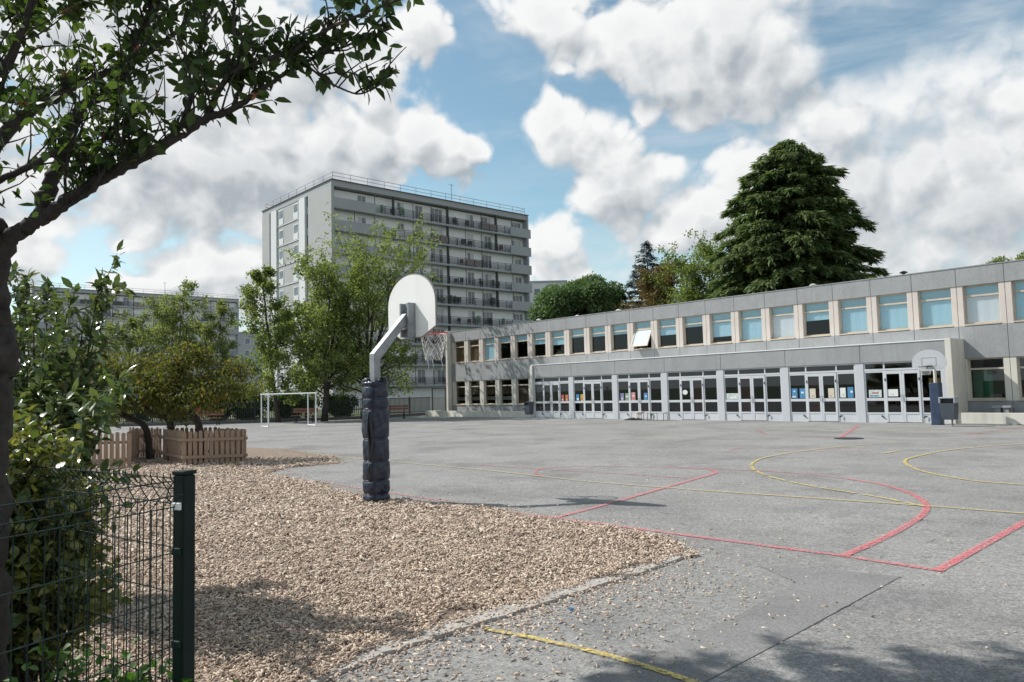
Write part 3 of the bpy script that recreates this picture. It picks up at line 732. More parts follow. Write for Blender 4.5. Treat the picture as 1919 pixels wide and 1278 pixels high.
poster(5, .22, 1.22, .27, .42, ['poster_blue','poster_white','poster_teal','poster_white'], 'blue and white poster against the left frame of the sixth bay', y=ys)
poster(5, .60, 1.22, .27, .42, ['poster_blue','poster_teal','poster_white'], 'blue and white poster just left of a cream poster on a door', y=ys)
poster(5, D1, 1.21, .27, .40, ['poster_cream','poster_red','poster_white'], 'cream poster with a red drawing on a left door leaf', y=yd)
poster(5, D2-.02, 1.21, .26, .40, ['poster_cream','poster_pink','poster_cream'], 'cream poster with a pink drawing on a right door leaf', y=yd)
poster(5, 2.36, 1.22, .24, .40, ['poster_white','poster_pale'], 'plain white sheet between a cream and a blue poster', y=ys)
poster(5, 2.68, 1.22, .24, .44, ['poster_blue','poster_teal','poster_white'], 'blue poster right of the plain white sheet', y=ys)
poster(6, .40, 1.16, .50, .30, ['poster_pale','poster_blue','poster_red'], 'wide blue and red poster in the side window of the rightmost bay', y=ys)
poster(6, D1, 1.18, .46, .28, ['poster_white','poster_pale'], 'wide white notice on the left door leaf of the rightmost bay', y=yd)
poster(6, 2.64, 1.36, .42, .72, ['ochre'], 'tall ochre board behind the glass next to the navy padded post', 'board', y=ys+.02)
b = MB(); n = 12
for i in range(n):
    a0, a1 = pi*i/n-pi/2, pi*(i+1)/n-pi/2
    b.tube([(0,0,.22*sin(a0)),(0,0,.22*sin(a1))], [max(.22*cos(a0),.002), max(.22*cos(a1),.002)], 18, cap=False)
b.tube([(0,0,.22),(0,0,.55)], .008, 5)
o = b.build('paper_globe', 'poster_teal', smooth=True); o.location = sch(PX0+.10+.42, PY+.40, 1.78); tag(o, 'teal paper globe hanging behind the leftmost side window', 'lantern')

# ------------------------------------------------------------------ apartment blocks behind the yard
def isect(o, d, px, py):       # distance along the line o+t*d (plan) at which it is sighted at this bearing
    r = ray(px, py); den = d.x*r.y-d.y*r.x
    return (o.y*r.x-o.x*r.y)/den
AX = Vector((-NV.x*-1, NV.y, 0)) if False else Vector((NV.x, NV.y, 0))     # long axis: square to the school front
def apartment(label, C, L, Wd, top, nb, near=True, seed=1, winkinds=None):
    rg = random.Random(seed)
    t = thing('apartment_block', label, 'apartment block', C, atan2(AX.y, AX.x))
    P = 2.75; bay = (L-.5)/nb; nf = 9; d = .90
    zb = [top-3.25-P*k for k in range(nf)]
    MB().box(.25, L-.25, d, Wd-.3, 0, top-.9).build('wall', 'tower_wall', t)
    b = MB(); b.box(-.12, .25, -.10, Wd, 0, top-.02); b.build('end_wall', 'tower_beige', t) if not near else None
    MB().box(L-.25, L+.05, -.10, Wd, 0, top-.1).build('end_wall', 'tower_grey', t)
    MB().box(-.06, L+.02, -.04, Wd+.02, top-.75, top).build('parapet', 'tower_grey', t)
    MB().box(-.2, L+.1, -.25, Wd+.1, top+.001, top+.06).build('roof', 'roofing', t)
    b = MB(); hgt = 1.0
    cs = [(.3,.3),(L-.3,.3),(L-.3,Wd-.3),(.3,Wd-.3)]
    for (x0,y0),(x1,y1) in zip(cs, cs[1:]+cs[:1]):
        for z in (.55, 1.0): b.tube([(x0,y0,top+.06+z),(x1,y1,top+.06+z)], .032, 4)
        k = max(2, int(max(abs(x1-x0), abs(y1-y0))/2.4))
        for i in range(k): q = i/k; b.tube([(x0+(x1-x0)*q,y0+(y1-y0)*q,top+.06),(x0+(x1-x0)*q,y0+(y1-y0)*q,top+1.06)], .03, 4)
    b.build('roof_railing', 'galv', t)
    b = MB(); ax = L*.62; b.tube([(ax,2.5,top),(ax,2.5,top+3.4)], .05, 5); b.bar((ax-.5,2.5,top+3.2),(ax+.5,2.5,top+3.2),.04,.04); b.build('antenna', 'galv', t)
    kinds = winkinds or ['s','w','s','s2','w','w2','s','w','w2','s','w2']
    for k in range(nf):
        z = zb[k]
        sl = MB(); sl.box(.252, L-.252, -.02, d-.002, z-.20, z)
        sl.box(.254, .25+bay*2.0, -.10, .06, z+.002-.20, z+1.12) if near else sl.box(.254, .25+bay, -.10, .06, z-.198, z+1.12)
        sl.box(L-.25-bay*1.15, L+.45 if near else L-.254, -.14, .04, z-.22, z+1.12)
        bal = sl.build('balcony', 'tower_grey', t)
        r = MB(); xs, xe = .25+bay*(2.0 if near else 1), L-.25-bay*1.15
        r.box(xs, xe, -.012, .03, z+1.0, z+1.06); r.box(xs, xe, -.008, .026, z+.10, z+.14); r.box(xs, xe, -.008, .026, z+.84, z+.87)
        step = .14 if near else .30; q = xs+step
        w = .036 if near else .05
        while q < xe-.02: r.box(q-w/2, q+w/2, 0, .02, z+.14, z+.84); q += step
        q = xs
        while q < xe: r.box(q-.03, q+.03, -.02, .04, z+.0, z+1.0); q += bay*.5
        for j in range(nb):
            x0 = .25+j*bay
            if x0 > xs and x0+bay < xe and rg.random() < .16: r.box(x0+.1, x0+bay-.1, .035, .05, z+.15, z+.98, 1 if rg.random() < .5 else 2)
        r.build('railing', ['rail_dark','screen_pink','tower_dark'], bal)
        zz = z+P if k else top-.7
        for j in range(1, nb):
            x = .25+j*bay
            if near and (j % 2 == 0 or rg.random() < .5):
                MB().box(x-.035, x+.035, .05, .12 if j % 3 else .6, z+.02, z+P-.21).build('partition', 'tower_dark', bal)
            elif not near and j % 2: MB().box(x-.07, x+.07, .05, .2, z+.02, z+P-.21).build('partition', 'tower_dark', bal)
        MB().box(.26, L-.26, .0, .02, z+P-.26, z+P-.205).build('drip_edge', 'tower_grey', bal)
        for j in range(nb):
            kd = kinds[j % len(kinds)]; x0 = .25+j*bay; x1 = x0+bay; cx = (x0+x1)/2
            if kd == 's': continue
            b = MB(); wz0, wz1 = (z+.25, z+2.15)
            hw = .62 if kd == 'w' else .95
            if kd == 's2': wz0, hw = z+1.1, .55
            y = d-.06
            b.box(cx-hw, cx+hw, y, d-.001, wz0, wz1, 0)
            nn = 2 if kd != 'w2' else 3
            for q in range(nn):
                a = cx-hw+.07+q*(2*hw-.07)/nn; c = a+(2*hw-.07)/nn-.07
                b.box(a, c, y-.012, y-.001, wz0+.08, wz1-.08, 2 if rg.random() < .3 else 1)
            b.build('window', ['white_paint','tower_glass','curtain'], t)
        if near:      # bits of furniture and plants on the balconies read as dark lumps: one mesh part per floor
            b = MB()
            for q in range(9):
                x = rg.uniform(xs+.5, xe-.8); wv = rg.uniform(.2,.6); cm = rg.choice([0,0,0,1,2,3])
                b.box(x, x+wv, .30, .55, z+.45, z+rg.uniform(.75,1.45), cm); b.box(x+.04, x+.09, .4, .46, z, z+.45); b.box(x+wv-.09, x+wv-.04, .4, .46, z, z+.45)
            f_ = b.build('balcony_furniture', ['tower_dark','bench_wood','poster_green','white_paint'], bal); f_['kind'] = 'stuff'
        else: pass
    return t
C1 = at(622.6, 480, 90.0); C1.z = 0
L1 = isect(C1, AX, 991, 500); W1 = isect(C1, -DV, 493, 480)
TOP1 = at(622.6, 336, 90.0).z
t1 = apartment('ten storey pale apartment block behind the yard, closest of the blocks, with long balcony rows', C1, L1, W1, TOP1, 11, True, 3)
# its blank end with slit windows faces the yard
def end_face(t, Wd, top):
    b = MB(); f = -.12
    u = Wd/20.0
    # strips from the corner going back: (start, end, material, depth)
    P = 2.75
    strips = [(-.10,6.0,'tower_beige',0.0),(6.75,8.4,'tower_white',.10),(8.4,15.2,'tower_beige',-.10),(15.2,16.9,'tower_white',.10),(17.6,20.0,'tower_beige',0.0)]
    for a, c, m, dd in strips: MB().box(f-dd, .248, a*u, c*u-.003, 0, top-.76).build('end_panel', m, t)
    for a, c in ((6.0,6.75),(16.9,17.6)):
        MB().box(.1, .249, a*u+.002, c*u-.004, 0, top-.76).build('stair_strip', 'tower_dark', t)
        b = MB()
        for k in range(9):
            z = top-3.0-P*k; b.box(.02,.099,a*u+.05,c*u-.05,z-.05,z+.9)
        b.build('stair_panel', 'tower_grey', t)
    for k in range(9):
        z = top-3.1-P*k
        for a, c in ((8.9,10.3),(13.3,14.7)):
            b = MB(); b.box(f+.06, .16, a*u, c*u, z, z+2.1, 0); b.box(f+.045, f+.058, a*u+.12, c*u-.12, z+.95, z+2.0, 1); b.box(f+.03, f+.056, a*u+.05, c*u-.05, z+.06, z+.85, 2)
            b.build('window', ['white_paint','tower_glass','tower_white'], t)
        MB().box(f+.02, f+.09, 8.42*u, 15.18*u, z-.12, z-.04).build('floor_joint', 'tower_white', t)
end_face(t1, W1, TOP1)
E2 = at(447, 560, 190.0); E2.z = 0
L2_ = isect(E2, AX, 60, 560); C2 = E2+AX*L2_
t2 = apartment('distant apartment block at the far left seen behind the pale spring trees', C2, -L2_, 15, at(447, 561, 190).z, 20, False, 9, ['s','w2','s2','w2','s'])
def plain_block(label, px0, px1, pytop, Y, depth, floors, m='tower_white'):
    A = at(px0, pytop, Y); top = A.z; A.z = 0; L = isect(A, AX, px1, pytop) if False else abs(isect(A, Vector((1,0,0)), px1, pytop))
    t = thing('apartment_block', label, 'building', A, 0)
    MB().box(0, L, 0, depth, 0, top-.4).build('wall', m, t)
    MB().box(-.1, L+.1, -.1, depth+.1, top-.4, top).build('parapet', 'tower_grey', t)
    for k in range(floors):
        z = top-3.0-2.8*k
        for j in range(int(L/3.6)):
            b = MB(); x = 1.6+j*3.6; b.box(x, x+1.3, -.05, .05, z, z+1.5, 0); b.box(x+.1, x+1.2, -.07, -.051, z+.1, z+1.4, 1); b.build('window', ['white_paint','tower_glass'], t)
    return t
plain_block('plain white block peeping out between the long balconies and the round tree', 985, 1062, 527, 150, 14, 4)
plain_block('low grey block between the two balcony blocks behind the slim tree', 446, 500, 622, 175, 12, 3, 'tower_grey')
plain_block('pale block low behind the spring trees at the far left', 40, 182, 640, 230, 12, 3, 'tower_white')
# pale retaining wall of the near block, behind the railing
w0, w1 = G(690, 778), G(850, 772); w0 = Vector((-12.0, 62.0, 0)); w1 = Vector((-5.0, 66.0, 0))
b = MB(); b.bar((w0.x,w0.y,.62),(w1.x,w1.y,.62),.25,1.25); b.bar((w0.x,w0.y,1.28),(w1.x,w1.y,1.28),.34,.07)
tag(b.build('garden_wall', 'tower_white'), 'low white garden wall seen through the railing beside the school end', 'wall')

# ------------------------------------------------------------------ railing along the far edge of the yard
def railing():
    t = thing('metal_railing', 'dark metal railing with thin upright bars along the far edge of the yard', 'railing', RAIL[1])
    o = RAIL[1]
    for a, c in zip(RAIL, RAIL[1:]):
        a, c = a-o, c-o; L = (c-a).length; n = max(1, round(L/2.4)); dv = (c-a)/n; u = dv.normalized(); nn = Vector((-u.y,u.x,0))
        for i in range(n):
            p = a+dv*i; q = p+dv; b = MB()
            for z in (.28, 1.34): b.bar((p.x,p.y,z),(q.x,q.y,z),.03,.045)
            k = int(dv.length/.125)
            for j in range(1, k):
                s = p+dv*(j/k); b.obox((s.x,s.y,.81), u*.017, nn*.012, (0,0,.507))
            b.build('rail_panel', 'rail_dark', t)
            MB().obox((p.x,p.y,.71), u*.035, nn*.035, (0,0,.71)).build('post', 'rail_dark', t)
            MB().obox(((p.x+q.x)/2,(p.y+q.y)/2,.09), u*(dv.length/2-.002), nn*.09, (0,0,.11)).build('base_kerb', 'joint', t)
railing()
# tall gate panel between the railing and the school corner
gp = sch(-5.0, -.6)
b = MB()
t = thing('metal_gate', 'dark mesh gate closing the gap between railing and school corner', 'gate', RAIL[-1]+Vector((.1,.1,0)))
e = Vector((.95,.75,0)); u = e.normalized()
b.bar((0,0,.08),(e.x,e.y,.08),.04,.04); b.bar((0,0,1.98),(e.x,e.y,1.98),.04,.04)
for k in range(1, 11): b.bar((e.x*k/11,e.y*k/11,.1),(e.x*k/11,e.y*k/11,1.96),.014,.014)
b.build('leaf', 'rail_dark', t)
for q in (0, 1): MB().obox((e.x*q,e.y*q,1.02), u*.035, Vector((-u.y,u.x,0))*.035, (0,0,1.02)).build('post', 'rail_dark', t)

# ------------------------------------------------------------------ benches, goal
def bench(px0, px1, py, Y, label, legs=True):
    a, c = at(px0, py, Y), at(px1, py, Y); L = (c-a).length; m = (a+c)/2
    t = thing('park_bench', label, 'bench', (m.x, m.y, 0), 0, 'brown benches along the far railing')
    for i in range(3): MB().box(-L/2, L/2, -.22+i*.15, -.09+i*.15, .42, .46).build('seat_slat', 'bench_wood', t)
    for i in range(2): MB().box(-L/2, L/2, .27+.03*i, .30+.03*i, .60+i*.16, .73+i*.16).build('back_slat', 'bench_wood', t)
    for s in (-1, 1):
        b = MB(); x = s*(L/2-.25); b.box(x-.03,x+.03,-.22,.26,.36,.419); b.box(x-.03,x+.03,-.20,-.14,0,.36); b.box(x-.03,x+.03,.18,.24,0,.36)
        b.bar((x,.255,.37),(x,.335,.92),.06,.03); b.build('leg', 'rail_dark', t)
bench(364, 416, 778, 46.8, 'brown slatted bench in front of the railing under the bronze tree')
bench(547, 594, 776, 47.8, 'brown slatted bench showing through the right half of the goal')
bench(722, 764, 776, 50.0, 'brown slatted bench mostly hidden behind the near padded post')
rd = MB(); rd.tube([(0,0,0),(0,-.03,0)], [.16,.16], 12); rd.bar((0,0,-.5),(0,0,.2),.03,.02)
o = rd.build('round_sign', 'red_plastic'); o.location = at(373, 767, 48.4); tag(o, 'small red disc fixed to the railing above the bench', 'sign')
def goal():
    fl, fr, bl, br = G(503,801), G(592,798.6), G(490,799.8), G(577.5,797)
    t = thing('football_goal', 'small white football goal without net on the far side of the yard', 'goal', fl)
    H_ = at(548, 737.5, (fl.y+fr.y)/2).z
    o = fl; fl, fr, bl, br = [p-o for p in (fl, fr, bl, br)]; z = Vector((0,0,H_))
    for p in (fl, fr): MB().tube([p, p+z], .038, 8).build('post', 'white_paint', t)
    MB().tube([bl+z+(bl-br)*.02, fr+z+(fr-fl)*.01], .034, 8).build('crossbar', 'white_paint', t)
    for p, q in ((fl, bl), (fr, br)): MB().tube([p+Vector((0,0,.04)), q+Vector((0,0,.04)), q+z*.995], .032, 7).build('side_frame', 'white_paint', t)
goal()

# ------------------------------------------------------------------ basketball hoops
HD = Vector((NV.x, NV.y, 0)).normalized(); HD = Vector((.705,.709,0)).normalized()
def fan_board(w, h, low=.16, chin=.42, side=.36, n=24):
    hw = w/2; pts = [(-hw*chin,0),(hw*chin,0),(hw,low),(hw,low+side)]
    r = h-low-side
    for i in range(1, n): a = pi*i/n; pts.append((hw*cos(a), low+side+r*sin(a)**.95))
    pts.append((-hw,low+side)); pts.append((-hw,low)); return pts
def rim_and_net(t, cy, cz, r=.225, netlen=.42, long=True, seed=3, m='rim_red'):
    b = MB(); n = 28
    b.tube([(r*cos(2*pi*i/n), cy+r*sin(2*pi*i/n), cz) for i in range(n+1)], .011, 6, cap=False)
    b.bar((-.07,cy-r-.16,cz-.01),(-.04,cy-r+.01,cz),.02,.03); b.bar((.07,cy-r-.16,cz-.01),(.04,cy-r+.01,cz),.02,.03); b.box(-.10,.10,cy-r-.19,cy-r-.16,cz-.08,cz+.04)
    b.build('rim', m, t)
    b = MB(); rg = random.Random(seed); k = 12; rows = 6
    def P(i, j):
        a = 2*pi*(i+.5*(j % 2))/k; q = j/rows
        rr = r*(1-.42*q**.8)+rg.uniform(-.006,.006)
        return (rr*cos(a), cy+rr*sin(a), cz-netlen*q+rg.uniform(-.008,.008))
    grid = [[P(i, j) for i in range(k)] for j in range(rows+1)]
    for j in range(rows):
        for i in range(k):
            if rg.random() < .06: continue
            if j % 2 == 0: ends = (grid[j+1][i], grid[j+1][(i-1) % k])
            else: ends = (grid[j+1][i], grid[j+1][(i+1) % k])
            for e_ in ends: b.tube([grid[j][i], e_], .0052, 4, cap=False)
    if long:
        for i in (2, 5, 9): x, y, z = grid[rows][i]; b.tube([(x,y,z),(x+.03,y,z-.09),(x-.02,y+.02,z-.17)], .005, 4)
    b.build('net', 'net', t)
def pad_mesh(w, h, seed, wr=.02, ties=None, lean=0.0, sq=4.0, nz=110, na=64):
    rg = np.random.default_rng(seed)
    ph = rg.uniform(0, 6.28, (14,)); fr_ = rg.uniform(1, 5, (14,)); fz = rg.uniform(6, 26, (14,))
    V = []; 
    for iz in range(nz+1):
        z = h*iz/nz
        pinch = 0.0
        if ties is not None:
            dz = np.min(np.abs(np.array(ties)-z)); pinch = .018*np.exp(-(dz/.014)**2)
            # bulge between ties
            lo = max([q for q in ties if q <= z], default=0); hi = min([q for q in ties if q >= z], default=h)
            bulge = .008*sin(pi*(z-lo)/max(hi-lo,1e-3))**.6 if hi > lo else 0
        else: bulge = 0
        for ia in range(na):
            a = 2*pi*ia/na; c, s = cos(a), sin(a)
            rr = (w/2)/((abs(c)**sq+abs(s)**sq)**(1/sq))
            n = sum(np.sin(fr_[k]*round(1)*a*int(1+k % 4)+fz[k]*z+ph[k]) for k in range(14))/14
            n2 = abs(np.sin(2*a+17*z+3*np.sin(3*z+a)))*.5+abs(np.sin(3*a-29*z+2*np.sin(7*z)))*.4
            rr += bulge-pinch+wr*(n*1.2)+wr*.45*n2
            V.append((rr*c, rr*s, z))
    F = []
    for iz in range(nz):
        for ia in range(na):
            a, b_ = iz*na+ia, iz*na+(ia+1) % na; F.append((a,b_,b_+na,a+na))
    F.append(tuple(range(na))[::-1]); F.append(tuple(nz*na+i for i in range(na)))
    return V, F
def hoop_near():
    base = G(706, 941); base.z = 0
    t = thing('basketball_hoop', 'near basketball hoop with white fan board seen from behind and lumpy navy padding', 'basketball hoop', base, atan2(HD.y, HD.x)-pi/2, 'basketball hoops at the two ends of the court')
    w = .115; y0 = 0
    b = MB(); b.box(-w/2, w/2, -w/2, w/2, 0, 2.22)
    # mitred bend into the rising arm
    a0 = Vector((0,0,2.22)); a1 = Vector((0,.60,2.83))
    dd = (a1-a0).normalized(); up = Vector((1,0,0)).cross(dd)*-1
    up = Vector((0,-dd.z,dd.y))
    v = [(-w/2,-w/2,2.22),(w/2,-w/2,2.22),(w/2,w/2,2.15),(-w/2,w/2,2.15)]
    top = [a1+up*w*.48, a1-up*w*.48]
    vs = [(-w/2,-w/2,2.225),(w/2,-w/2,2.225),(w/2,w/2,2.145),(-w/2,w/2,2.145)]
    e = [(-w/2,top[0].y,top[0].z),(w/2,top[0].y,top[0].z),(w/2,top[1].y,top[1].z),(-w/2,top[1].y,top[1].z)]
    b2 = MB().add(vs+e, [(0,1,5,4),(1,2,6,5),(2,3,7,6),(3,0,4,7),(4,5,6,7)])
    bb = MB(); bb.add([(-w/2,-w/2,0),(w/2,-w/2,0),(w/2,w/2,0),(-w/2,w/2,0),(-w/2,-w/2,2.225),(w/2,-w/2,2.225),(w/2,w/2,2.145),(-w/2,w/2,2.145)],
                      [(0,3,2,1),(0,1,5,4),(1,2,6,5),(2,3,7,6),(3,0,4,7)])
    bb.build('pole', 'galv', t); b2.build('arm', 'galv', t)
    bz, bh, yb = 2.50, 1.0, .70
    c = MB(); c.box(-.115,-.085,.56,yb-.003,2.50,3.04); c.box(.085,.115,.56,yb-.003,2.50,3.04); c.box(-.085,.085,.64,yb-.003,2.48,3.045); c.box(-.085,.085,.565,.58,2.62,2.74)
    c.build('bracket', 'galv', t)
    pts = fan_board(1.215, bh, .15, .45, .36)
    bd = MB(); n = len(pts)
    bd.add([(p[0],yb,bz+p[1]) for p in pts]+[(p[0],yb+.03,bz+p[1]) for p in pts], [tuple(range(n)), tuple(range(n,2*n))[::-1]], 0)
    bd.build('backboard', ['board_white'], t)
    ed = MB()
    P = [Vector((p[0],yb+.015,bz+p[1])) for p in pts]
    for i in range(n): ed.bar(P[i], P[(i+1) % n], .034, .012, up=(0,1,0))
    ed.build('board_rim', 'board_edge', t)
    bo = MB()
    for x in (-.10,.10):
        for z in (2.56, 2.98): bo.tube([(x,yb-.02,z),(x,yb-.004,z)], .018, 6)
    bo.build('bolts', 'steel', t)
    rim_and_net(t, yb+.03+.19+.225, 2.585, netlen=.44)
    ties = [0.0,.13,.33,.62,.95,1.40,1.56,1.74,1.82]
    V, F = pad_mesh(.335, 1.80, 11, .014, ties, sq=3.2)
    m = MB(); m.add(V, F); pd = m.build('padding', 'navy', t, smooth=True)
    for z in (.13,.33,.62,.95,1.40):
        st = MB(); st.tube([(.166*cos(2*pi*i/28), .166*sin(2*pi*i/28), z+.006*sin(i)) for i in range(29)], .008, 5, cap=False); st.build('strap', 'black_rubber', pd)
    # gathered collar at the top and the gaping seam facing the yard
    rgc = random.Random(2); cl = MB(); pp = []; rr = []
    for i in range(49):
        a = 2*pi*i/48; q = .150+.022*sin(5*a)+rgc.uniform(-.012,.012); pp.append((q*cos(a), q*sin(a), 1.80+.03*sin(3*a+1)+rgc.uniform(-.012,.012))); rr.append(.036+.012*sin(7*a))
    cl.tube(pp, rr, 10, cap=False); cl.build('collar', 'navy', pd, smooth=True)
    s2 = MB(); 
    for z0, z1, wd in ((.64,1.38,.030),(.35,.60,.010)):
        n = 14
        for sg in (-1, 1):
            pts_ = []
            for i in range(n+1):
                q = i/n; z = z0+(z1-z0)*q; u_ = sg*(wd*sin(pi*q)+.006)+.012*sin(9*z); o_ = .186+.012*sin(pi*q)+.005*sin(25*z); pts_.append((o_*.5+u_*.866, -o_*.866+u_*.5, z))
            s2.tube(pts_, [.008+.010*sin(pi*i/n) for i in range(n+1)], 6)
    s2.build('seam_flap', 'black_rubber', pd, smooth=True)
hoop_near()
def hoop_far():
    base = G(1758, 796); base.z = 0
    t = thing('basketball_hoop', 'far basketball hoop facing the camera on a smooth square navy padded post', 'basketball hoop', base, atan2(-HD.y, -HD.x)-pi/2, 'basketball hoops at the two ends of the court')
    MB().tube([(0,0,0),(0,0,2.30),(0,.10,2.42),(0,.52,2.52)], [.055,.055,.055,.045], 10).build('pole', 'cream', t)
    pts = fan_board(1.14, .72, .10, .62, .14); n = len(pts); yb, bz = .62, 2.03
    bd = MB(); bd.add([(p[0],yb,bz+p[1]) for p in pts]+[(p[0],yb-.03,bz+p[1]) for p in pts], [tuple(range(n))[::-1], tuple(range(n,2*n))]+[(i,(i+1) % n,(i+1) % n+n,i+n) for i in range(n)])
    bo = bd.build('backboard', 'board_grey', t)
    q = MB(); x0, x1, z0, z1, y = -.235, .235, bz+.12, bz+.42, yb+.003
    for a in ((x0-.012,x1+.012,z0-.012,z0+.012),(x0-.012,x1+.012,z1-.012,z1+.012),(x0-.012,x0+.012,z0+.013,z1-.013),(x1-.012,x1+.012,z0+.013,z1-.013)): q.box(a[0],a[1],yb+.001,y,a[2],a[3])
    q.build('target_square', 'board_edge', bo)
    rim_and_net(t, yb+.2+.225, bz+.10, netlen=.30, long=False, seed=8, m='rail_dark')
    V, F = pad_mesh(.36, 1.54, 21, .008, None, sq=9, nz=60)
    m = MB(); m.add(V, F); m.build('padding', 'navy_flat', t, smooth=True)
    for s in (-1,): MB().tube([(0,-.05,2.2),(0,.50,2.20)], .03, 6).build('brace', 'galv', t)
hoop_far()

# ------------------------------------------------------------------ bins, bench by the porch
def bin_(px, py, label, w=.46, h=.62, z0=.14, post=True):
    p = G(px, py); t = thing('litter_bin', label, 'litter bin', p, YAW, 'grey litter bins either side of the porch')
    b = MB(); hw = w/2; n = 20
    prof = [(.80,z0),(.88,z0+.03),(1.0,z0+h*.78)]
    for (a, za), (c, zc) in zip(prof, prof[1:]):
        b.add([(-hw*a,-hw*a*.8,za),(hw*a,-hw*a*.8,za),(hw*a,hw*a*.8,za),(-hw*a,hw*a*.8,za),(-hw*c,-hw*c*.8,zc),(hw*c,-hw*c*.8,zc),(hw*c,hw*c*.8,zc),(-hw*c,hw*c*.8,zc)],
              [(0,1,5,4),(1,2,6,5),(2,3,7,6),(3,0,4,7)]+([(0,3,2,1)] if za == z0 else []))
    b.build('body', 'bin_grey', t, bevel=.015)
    l = MB(); zt = z0+h*.78
    l.box(-hw*1.05,-hw*.86,-hw*.84,hw*.84,zt+.001,z0+h); l.box(hw*.86,hw*1.05,-hw*.84,hw*.84,zt+.001,z0+h)
    l.box(-hw*.859,hw*.859,hw*.66,hw*.84,zt+.001,z0+h); l.box(-hw*1.05,hw*1.05,-hw*.86,hw*.86,z0+h+.001,z0+h+.05); l.build('lid', 'bin_lip' if w > .47 else 'bin_grey', t, bevel=.012)
    MB().box(-hw*.855,hw*.855,-hw*.3,hw*.65,zt+.003,z0+h-.01).build('liner', 'black_rubber', t)
    MB().tube([(0,hw*.9,0),(0,hw*.9,z0+h*.8)], .03, 8).build('post', 'galv', t)
bin_(992, 786, 'dark grey bin on a post at the left pier of the porch', .44, .68, .28)
bin_(1781, 799, 'grey blue bin with a pale lid beside the far padded post', .50, .74, .24)
def porch_bench():
    a, c = G(1198, 788), G(1252, 788); m = (a+c)/2; L = (c-a).length
    t = thing('metal_bench', 'low thin legged metal bench standing in front of the porch', 'bench', m, YAW)
    MB().box(-L/2, L/2, -.17, .17, .375, .40).build('top', 'bench_top', t)
    for x in (-L/2+.03, -.25, .12, L/2-.03):
        b = MB(); b.tube([(x,-.15,0),(x,-.14,.36),(x,.14,.36),(x,.15,0)], .014, 6); b.build('leg', 'rail_dark', t)
    p = G(1186, 787)
    rg = np.random.default_rng(4); b = MB()
    for dx, rx, rz_ in ((0,.34,.12),(.28,.24,.09),(-.25,.2,.07)):
        n = 12
        prof = [(rx*cos(pi/2*i/6)*(1+.08*sin(i*3)), rz_*sin(pi/2*i/6)) for i in range(7)]
        b.tube([(dx,0,z+.002) for r_, z in prof], [max(r_,.005) for r_, z in prof], n)
    o = b.build('backpack', 'cloth_black', smooth=True); o.location = p; o.scale = (1,.7,1); tag(o, 'black bag lying on the ground against the metal bench', 'bag')
    b = MB()
    vs = []; nx, ny = 8, 10
    for j in range(ny+1):
        for i in range(nx+1):
            u, v = i/nx, j/ny
            vs.append((-.2+.4*u, -.19-.02*sin(6*u)+(.10*min(v*3,1)), .43-(0 if v < .35 else (v-.35)*.5)+.012*sin(9*u+4*v)) if v > .35 else (-.2+.4*u, .16-.35*v/.35+.0, .412+.012*sin(9*u+4*v)))
    fs = [(j*(nx+1)+i,j*(nx+1)+i+1,(j+1)*(nx+1)+i+1,(j+1)*(nx+1)+i) for j in range(ny) for i in range(nx)]
    b.add(vs, fs); o = b.build('jacket', 'cloth_pale', smooth=True); q = G(1199, 788); o.location = (q.x,q.y,0); o.rotation_euler = (0,0,YAW)
    so_ = o.modifiers.new('thickness','SOLIDIFY'); so_.thickness = .02
    tag(o, 'pale pinkish jacket thrown over the left end of the metal bench', 'jacket')
porch_bench()
def block_bench(px, label, w, x_in, y_in):
    p = sch(x_in, y_in); t = thing('concrete_bench', label, 'bench', (p.x,p.y,.30), YAW)
    MB().box(-w/2,w/2,-.2,.2,.26,.34).build('top', 'concrete', t, bevel=.01)
    for s in (-1,1): MB().box(s*(w/2-.18)-.09,s*(w/2-.18)+.09,-.16,.16,0,.26).build('leg', 'concrete', t)
block_bench(0, 'grey concrete block seat in the planter left of the porch', 1.0, 2.2, -.75)
block_bench(0, 'grey concrete block seat in the planter under the green panel window', .62, 27.7, -.55)
p = G(1591, 822); b = MB(); b.tube([(0,0,.002),(0,0,.014)], [.40,.40], 28); b.tube([(0,0,.0145),(0,0,.018)], [.33,.33], 28)
o = b.build('manhole_cover', 'rail_dark'); o.location = (p.x,p.y,0); tag(o, 'dark round manhole cover at the end of a short red line', 'manhole cover')

